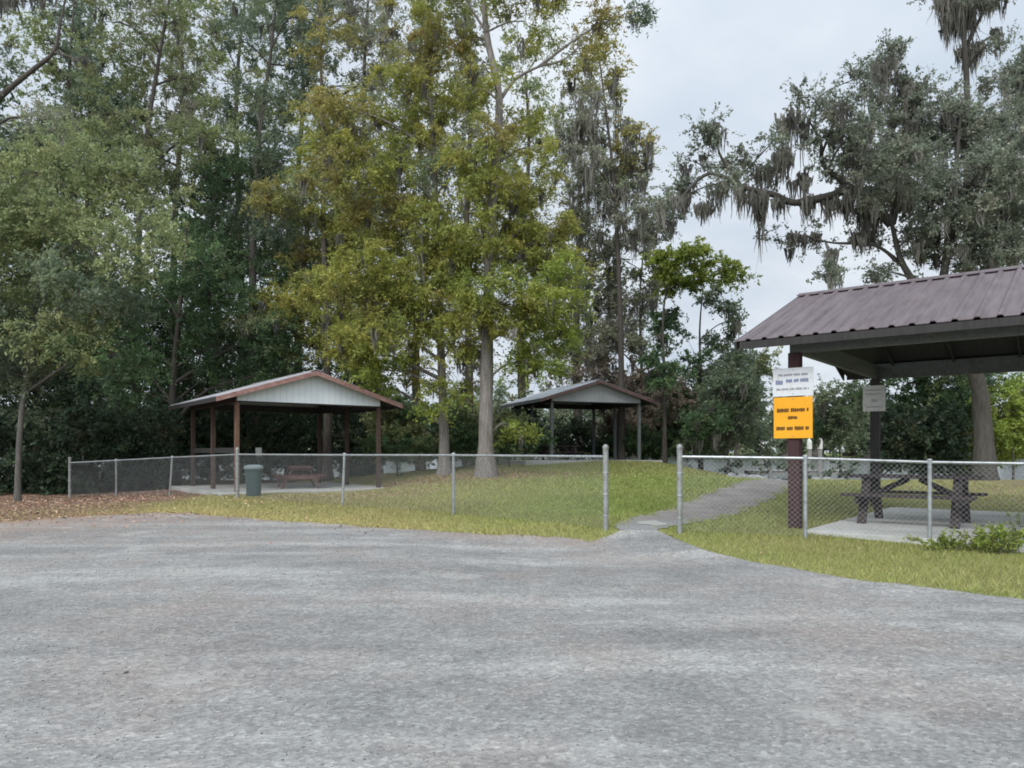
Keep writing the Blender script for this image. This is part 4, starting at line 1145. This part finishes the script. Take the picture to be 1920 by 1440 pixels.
def blades(n, region, wid, hgt, near):
    x0, x1, y0, y1 = region
    x = rs.uniform(x0, x1, n); y = rs.uniform(y0, y1, n)
    ed = edge_y(x); k = (y > ed - .02 - .32 * rs.uniform(0, 1, n) ** 5) & (path_dist(x, y) > -.06 - .22 * rs.uniform(0, 1, n) ** 3 - .1 * np.sin(x * 4 + y * 3)) & ~in_slab(x, y, .0)
    k &= (np.abs((x) / np.maximum(y, .1)) < .74)
    k &= rs.uniform(0, 1, n) > litter_f(x, y) * .92
    if near: k &= rs.uniform(0, 1, n) < np.clip(1.25 - (y - 8) / 14, .1, 1)
    x, y = x[k], y[k]; n = len(x); z = H(x, y) - .005
    patch = .5 + .5 * np.sin(x * 1.3 + np.sin(y * 1.7) * 1.5) * np.sin(y * 1.1 + np.sin(x * .9))
    h = hgt * rs.uniform(.45, 1.3, n) * (.7 + .6 * patch)
    a = rs.uniform(0, 6.283, n); w = wid * rs.uniform(.6, 1.4, n) * (.7 + np.maximum(y - 8, 0) * .06)
    bend = rs.uniform(.3, 1.2, n) * h; b2 = a + rs.uniform(-1.5, 1.5, n)
    base = np.stack([x, y, z], 1); side = np.stack([np.cos(a) * w, np.sin(a) * w, 0 * w], 1); tip = np.stack([np.cos(b2) * bend, np.sin(b2) * bend, h], 1)
    V = np.stack([base - side, base + side, base + tip], 1).reshape(-1, 3)
    gr = np.clip(green_f(x, y) + rs.normal(0, .2, n), 0, 1)[:, None]
    dry = np.array([.40, .35, .17]); yg = np.array([.36, .38, .115]); gn = np.array([.24, .31, .08])
    m = np.clip(rs.normal(.45, .3, n) + (patch - .5) * .5 + .45 * np.clip((.5 - x) / 4, 0, 1), 0, 1)[:, None]
    st = np.exp(-((y - edge_y(x)) / 1.6).clip(0) ** 2)[:, None]
    t = (dry * m + yg * (1 - m)) * (1 - gr) + gn * gr
    t = t * (1 - st * .75) + st * .75 * (np.clip((x + 3.5) / 5, 0, 1)[:, None] * np.where(m > .55, np.array([.48, .46, .19]), np.array([.36, .40, .125])) + (1 - np.clip((x + 3.5) / 5, 0, 1)[:, None]) * np.where(m > .45, np.array([.57, .48, .22]), np.array([.46, .43, .165])))
    return V, np.arange(n * 3).reshape(n, 3), t * rs.uniform(.7, 1.25, (n, 1))


parts = [blades(420000, (-12, 9, 6.0, 20), .0065, .055, True), blades(170000, (-9, 14, 12, 34), .011, .06, False)]
V = np.concatenate([p[0] for p in parts]); T = np.concatenate([p[2] for p in parts]); n = len(V) // 3
o = np_mesh('grass', V, np.arange(n * 3).reshape(n, 3), M['blade'], tint=T); tag(o, 'mown yellow green grass', 'grass', None, 'stuff')

n = 20000
x = rs.uniform(-9, 9, n); y = 2.2 + 13 * rs.uniform(0, 1, n) ** 1.3
near_e = edge_y(x) - y; k = (near_e > .0) & (np.abs(x / y) < .76)
x, y = x[k], y[k]; n = len(x); r = rs.uniform(.003, .0075, n) * (1 + (y - 3).clip(0) * .05)
O8 = np.array([(1, 0, 0), (-1, 0, 0), (0, 1, 0), (0, -1, 0), (0, 0, .7), (0, 0, -.7)]); F8 = np.array([(0, 2, 4), (2, 1, 4), (1, 3, 4), (3, 0, 4), (2, 0, 5), (1, 2, 5), (3, 1, 5), (0, 3, 5)])
a = rs.uniform(0, 6.283, n); ca, sa = np.cos(a), np.sin(a); S = O8[None] * r[:, None, None] * rs.uniform(.7, 1.4, (n, 6, 1))
V = np.stack([S[..., 0] * ca[:, None] - S[..., 1] * sa[:, None] + x[:, None], S[..., 0] * sa[:, None] + S[..., 1] * ca[:, None] + y[:, None], S[..., 2] + (H(x, y) + .013 + r * .3)[:, None]], -1).reshape(-1, 3)
F = (F8[None] + (np.arange(n) * 6)[:, None, None]).reshape(-1, 3)
g = np.repeat(rs.uniform(.19, .46, (n, 1)) * np.array([1, .99, .97]) * rs.uniform(.95, 1.05, (n, 3)), 8, 0)
o = np_mesh('gravel', V, F, M['litter'], tint=g); tag(o, 'loose grey grit on the asphalt', 'gravel', None, 'stuff')
M['rock'] = worn('rock', (.22, .225, .225), (.42, .43, .43), 3, .85, (.15, .155, .15))
for (px, py, w_) in [(1372, 866, 22), (1392, 872, 26), (1413, 880, 30), (1400, 888, 18), (1428, 868, 24), (1440, 884, 22), (1458, 874, 24), (1470, 888, 16), (1383, 882, 14), (1448, 866, 18), (1530, 872, 20), (1552, 880, 26), (1578, 874, 34), (1598, 884, 28), (1565, 890, 18), (1615, 872, 22)]:
    d = rs.uniform(25.5, 33); c = at(px, py, d); r = w_ / F_PX * d * .46
    bm = bmesh.new(); bmesh.ops.create_icosphere(bm, subdivisions=2, radius=1)
    k1 = rs.uniform(.75, 1.25, 3)
    for v in bm.verts:
        q2 = v.co.copy(); f = 1 + .22 * math.sin(q2.x * 3.1 + px) * math.cos(q2.y * 2.7 + py) + rs.uniform(-.06, .06)
        v.co = Vector((q2.x * r * k1[0] * f, q2.y * r * k1[1] * f, q2.z * r * .7 * k1[2] * f))
    me = bpy.data.meshes.new('rock'); bm.to_mesh(me); bm.free()
    o = link('rock', me, M['rock']); o.location = (c[0], d, hz(c[0], d) + r * .25); o.rotation_euler.z = rs.uniform(0, 6)
    tag(o, 'pale grey rock at the top of the river bank behind the gate', 'rock', 'rocks along the river bank')
n = 30000
x = np.concatenate([rs.uniform(-22, -2, n), rs.normal(-1.6, 4.5, 2500), rs.uniform(-9, 6, 1600)]); y = np.concatenate([rs.uniform(10, 27, n), rs.normal(25.5, 2.4, 2500), rs.uniform(9, 18, 1600)])
dl = edge_y(x) - y
k = (rs.uniform(0, 1, len(x)) < np.where(dl > 0, np.exp(-dl / .9) * np.where(x < -6.5, 1, .14), litter_f(x, y) + .05)) & (np.abs(x / y) < .75) & ~in_slab(x, y, .1)
x, y, dl = x[k], y[k], dl[k]; z = H(x, y) + np.where(dl > 0, .022, .012) + rs.uniform(0, .02, len(x))
n = len(x); P = np.stack([x, y, z], 1); a = rs.uniform(0, 6.283, n); L = rs.uniform(.018, .042, n)
T1 = np.stack([np.cos(a) * L, np.sin(a) * L, rs.uniform(-.25, .25, n) * L], 1); B1 = np.stack([-np.sin(a) * L * .5, np.cos(a) * L * .5, rs.uniform(.0, .5, n) * L], 1)
V = np.stack([P - T1, P + B1, P + T1, P - B1 * .8], 1).reshape(-1, 3)
cs = np.array([(.27, .15, .095), (.33, .215, .15), (.20, .125, .085), (.38, .28, .20), (.15, .10, .075)])
o = np_mesh('fallen_leaves', V, np.arange(n * 4).reshape(n, 4), M['litter'], tint=cs[rs.randint(0, 5, n)] * rs.uniform(1.0, 1.9, (n, 1)))
tag(o, 'brown fallen leaves', 'leaf litter', None, 'stuff')

# ------------------------------------------------------------------ sky, sun, camera
w = bpy.data.worlds.new('World'); scene.world = w; w.use_nodes = True
nt = w.node_tree; nt.nodes.clear()
out = nd(nt, 'ShaderNodeOutputWorld')
sky = nd(nt, 'ShaderNodeTexSky', sky_type='NISHITA'); sky.sun_disc = False
SUN_EL, SUN_AZ = R(42), R(202)
sky.sun_elevation = SUN_EL; sky.sun_rotation = SUN_AZ
bg1 = nd(nt, 'ShaderNodeBackground'); bg1.inputs['Strength'].default_value = .1; nt.links.new(sky.outputs[0], bg1.inputs['Color'])
tcn = nd(nt, 'ShaderNodeTexCoord'); sp = nd(nt, 'ShaderNodeSeparateXYZ'); nt.links.new(tcn.outputs['Generated'], sp.inputs[0])
zz = mth(nt, 'MAXIMUM', sp.outputs['Z'], 0.0)
vdot = nd(nt, 'ShaderNodeVectorMath', operation='DOT_PRODUCT'); nt.links.new(tcn.outputs['Generated'], vdot.inputs[0])
vdot.inputs[1].default_value = (math.sin(SUN_AZ) * math.cos(SUN_EL), math.cos(SUN_AZ) * math.cos(SUN_EL), math.sin(SUN_EL))
# an overcast sky is brighter round the veiled sun
glow = mth(nt, 'ADD', .70, mth(nt, 'MULTIPLY', mth(nt, 'POWER', mth(nt, 'MAXIMUM', vdot.outputs['Value'], 0.0), 1.6), 1.1))
den = mth(nt, 'ADD', zz, .22)
cv = nd(nt, 'ShaderNodeCombineXYZ'); nt.links.new(mth(nt, 'DIVIDE', sp.outputs['X'], den), cv.inputs[0]); nt.links.new(mth(nt, 'DIVIDE', sp.outputs['Y'], den), cv.inputs[1])
cl = noise(nt, cv.outputs[0], 1.3, 7, .55); cl2 = noise(nt, cv.outputs[0], .55, 4, .5)
ccol = ramp(nt, cl, [(.36, (.70, .80, .92)), (.5, (.82, .90, 1.0)), (.64, (.98, 1.04, 1.10))])
bg2 = nd(nt, 'ShaderNodeBackground'); nt.links.new(ccol, bg2.inputs['Color'])
nt.links.new(mth(nt, 'ADD', glow, mth(nt, 'MULTIPLY', mth(nt, 'POWER', zz, 1.3), .25)), bg2.inputs['Strength'])
cov = nd(nt, 'ShaderNodeMapRange'); nt.links.new(cl2, cov.inputs[0]); cov.inputs[1].default_value = .25; cov.inputs[2].default_value = .55; cov.inputs[3].default_value = .8; cov.inputs[4].default_value = 1.0
mx = nd(nt, 'ShaderNodeMixShader'); nt.links.new(cov.outputs[0], mx.inputs[0]); nt.links.new(bg1.outputs[0], mx.inputs[1]); nt.links.new(bg2.outputs[0], mx.inputs[2])
nt.links.new(mx.outputs[0], out.inputs['Surface'])

sl = bpy.data.lights.new('sun', 'SUN'); sl.energy = 1.4; sl.angle = R(24); sl.color = (1, .965, .91)
so = bpy.data.objects.new('sun', sl); col.objects.link(so)
sd = Vector((math.sin(SUN_AZ) * math.cos(SUN_EL), math.cos(SUN_AZ) * math.cos(SUN_EL), math.sin(SUN_EL)))
so.rotation_euler = (-sd).to_track_quat('-Z', 'Y').to_euler(); so.location = sd * 60

cam = bpy.data.cameras.new('camera'); co = bpy.data.objects.new('camera', cam); col.objects.link(co)
cam.sensor_fit = 'HORIZONTAL'; cam.sensor_width = 36; cam.lens = 36 * F_PX / 1920; cam.shift_y = (HZ - 720) / 1920
cam.clip_end = 5000; cam.clip_start = .05
co.location = (0, 0, CAMZ); co.rotation_euler = (R(90), 0, 0)
scene.camera = co
vs = scene.view_settings; vs.view_transform = 'Standard'; vs.look = 'None'; vs.exposure = .25; vs.gamma = 1; vs.use_curve_mapping = False
cy = scene.cycles; cy.max_bounces = 5; cy.diffuse_bounces = 3; cy.transmission_bounces = 3; cy.glossy_bounces = 2; cy.transparent_max_bounces = 4
cy.use_denoising = True; cy.filter_width = 1.8
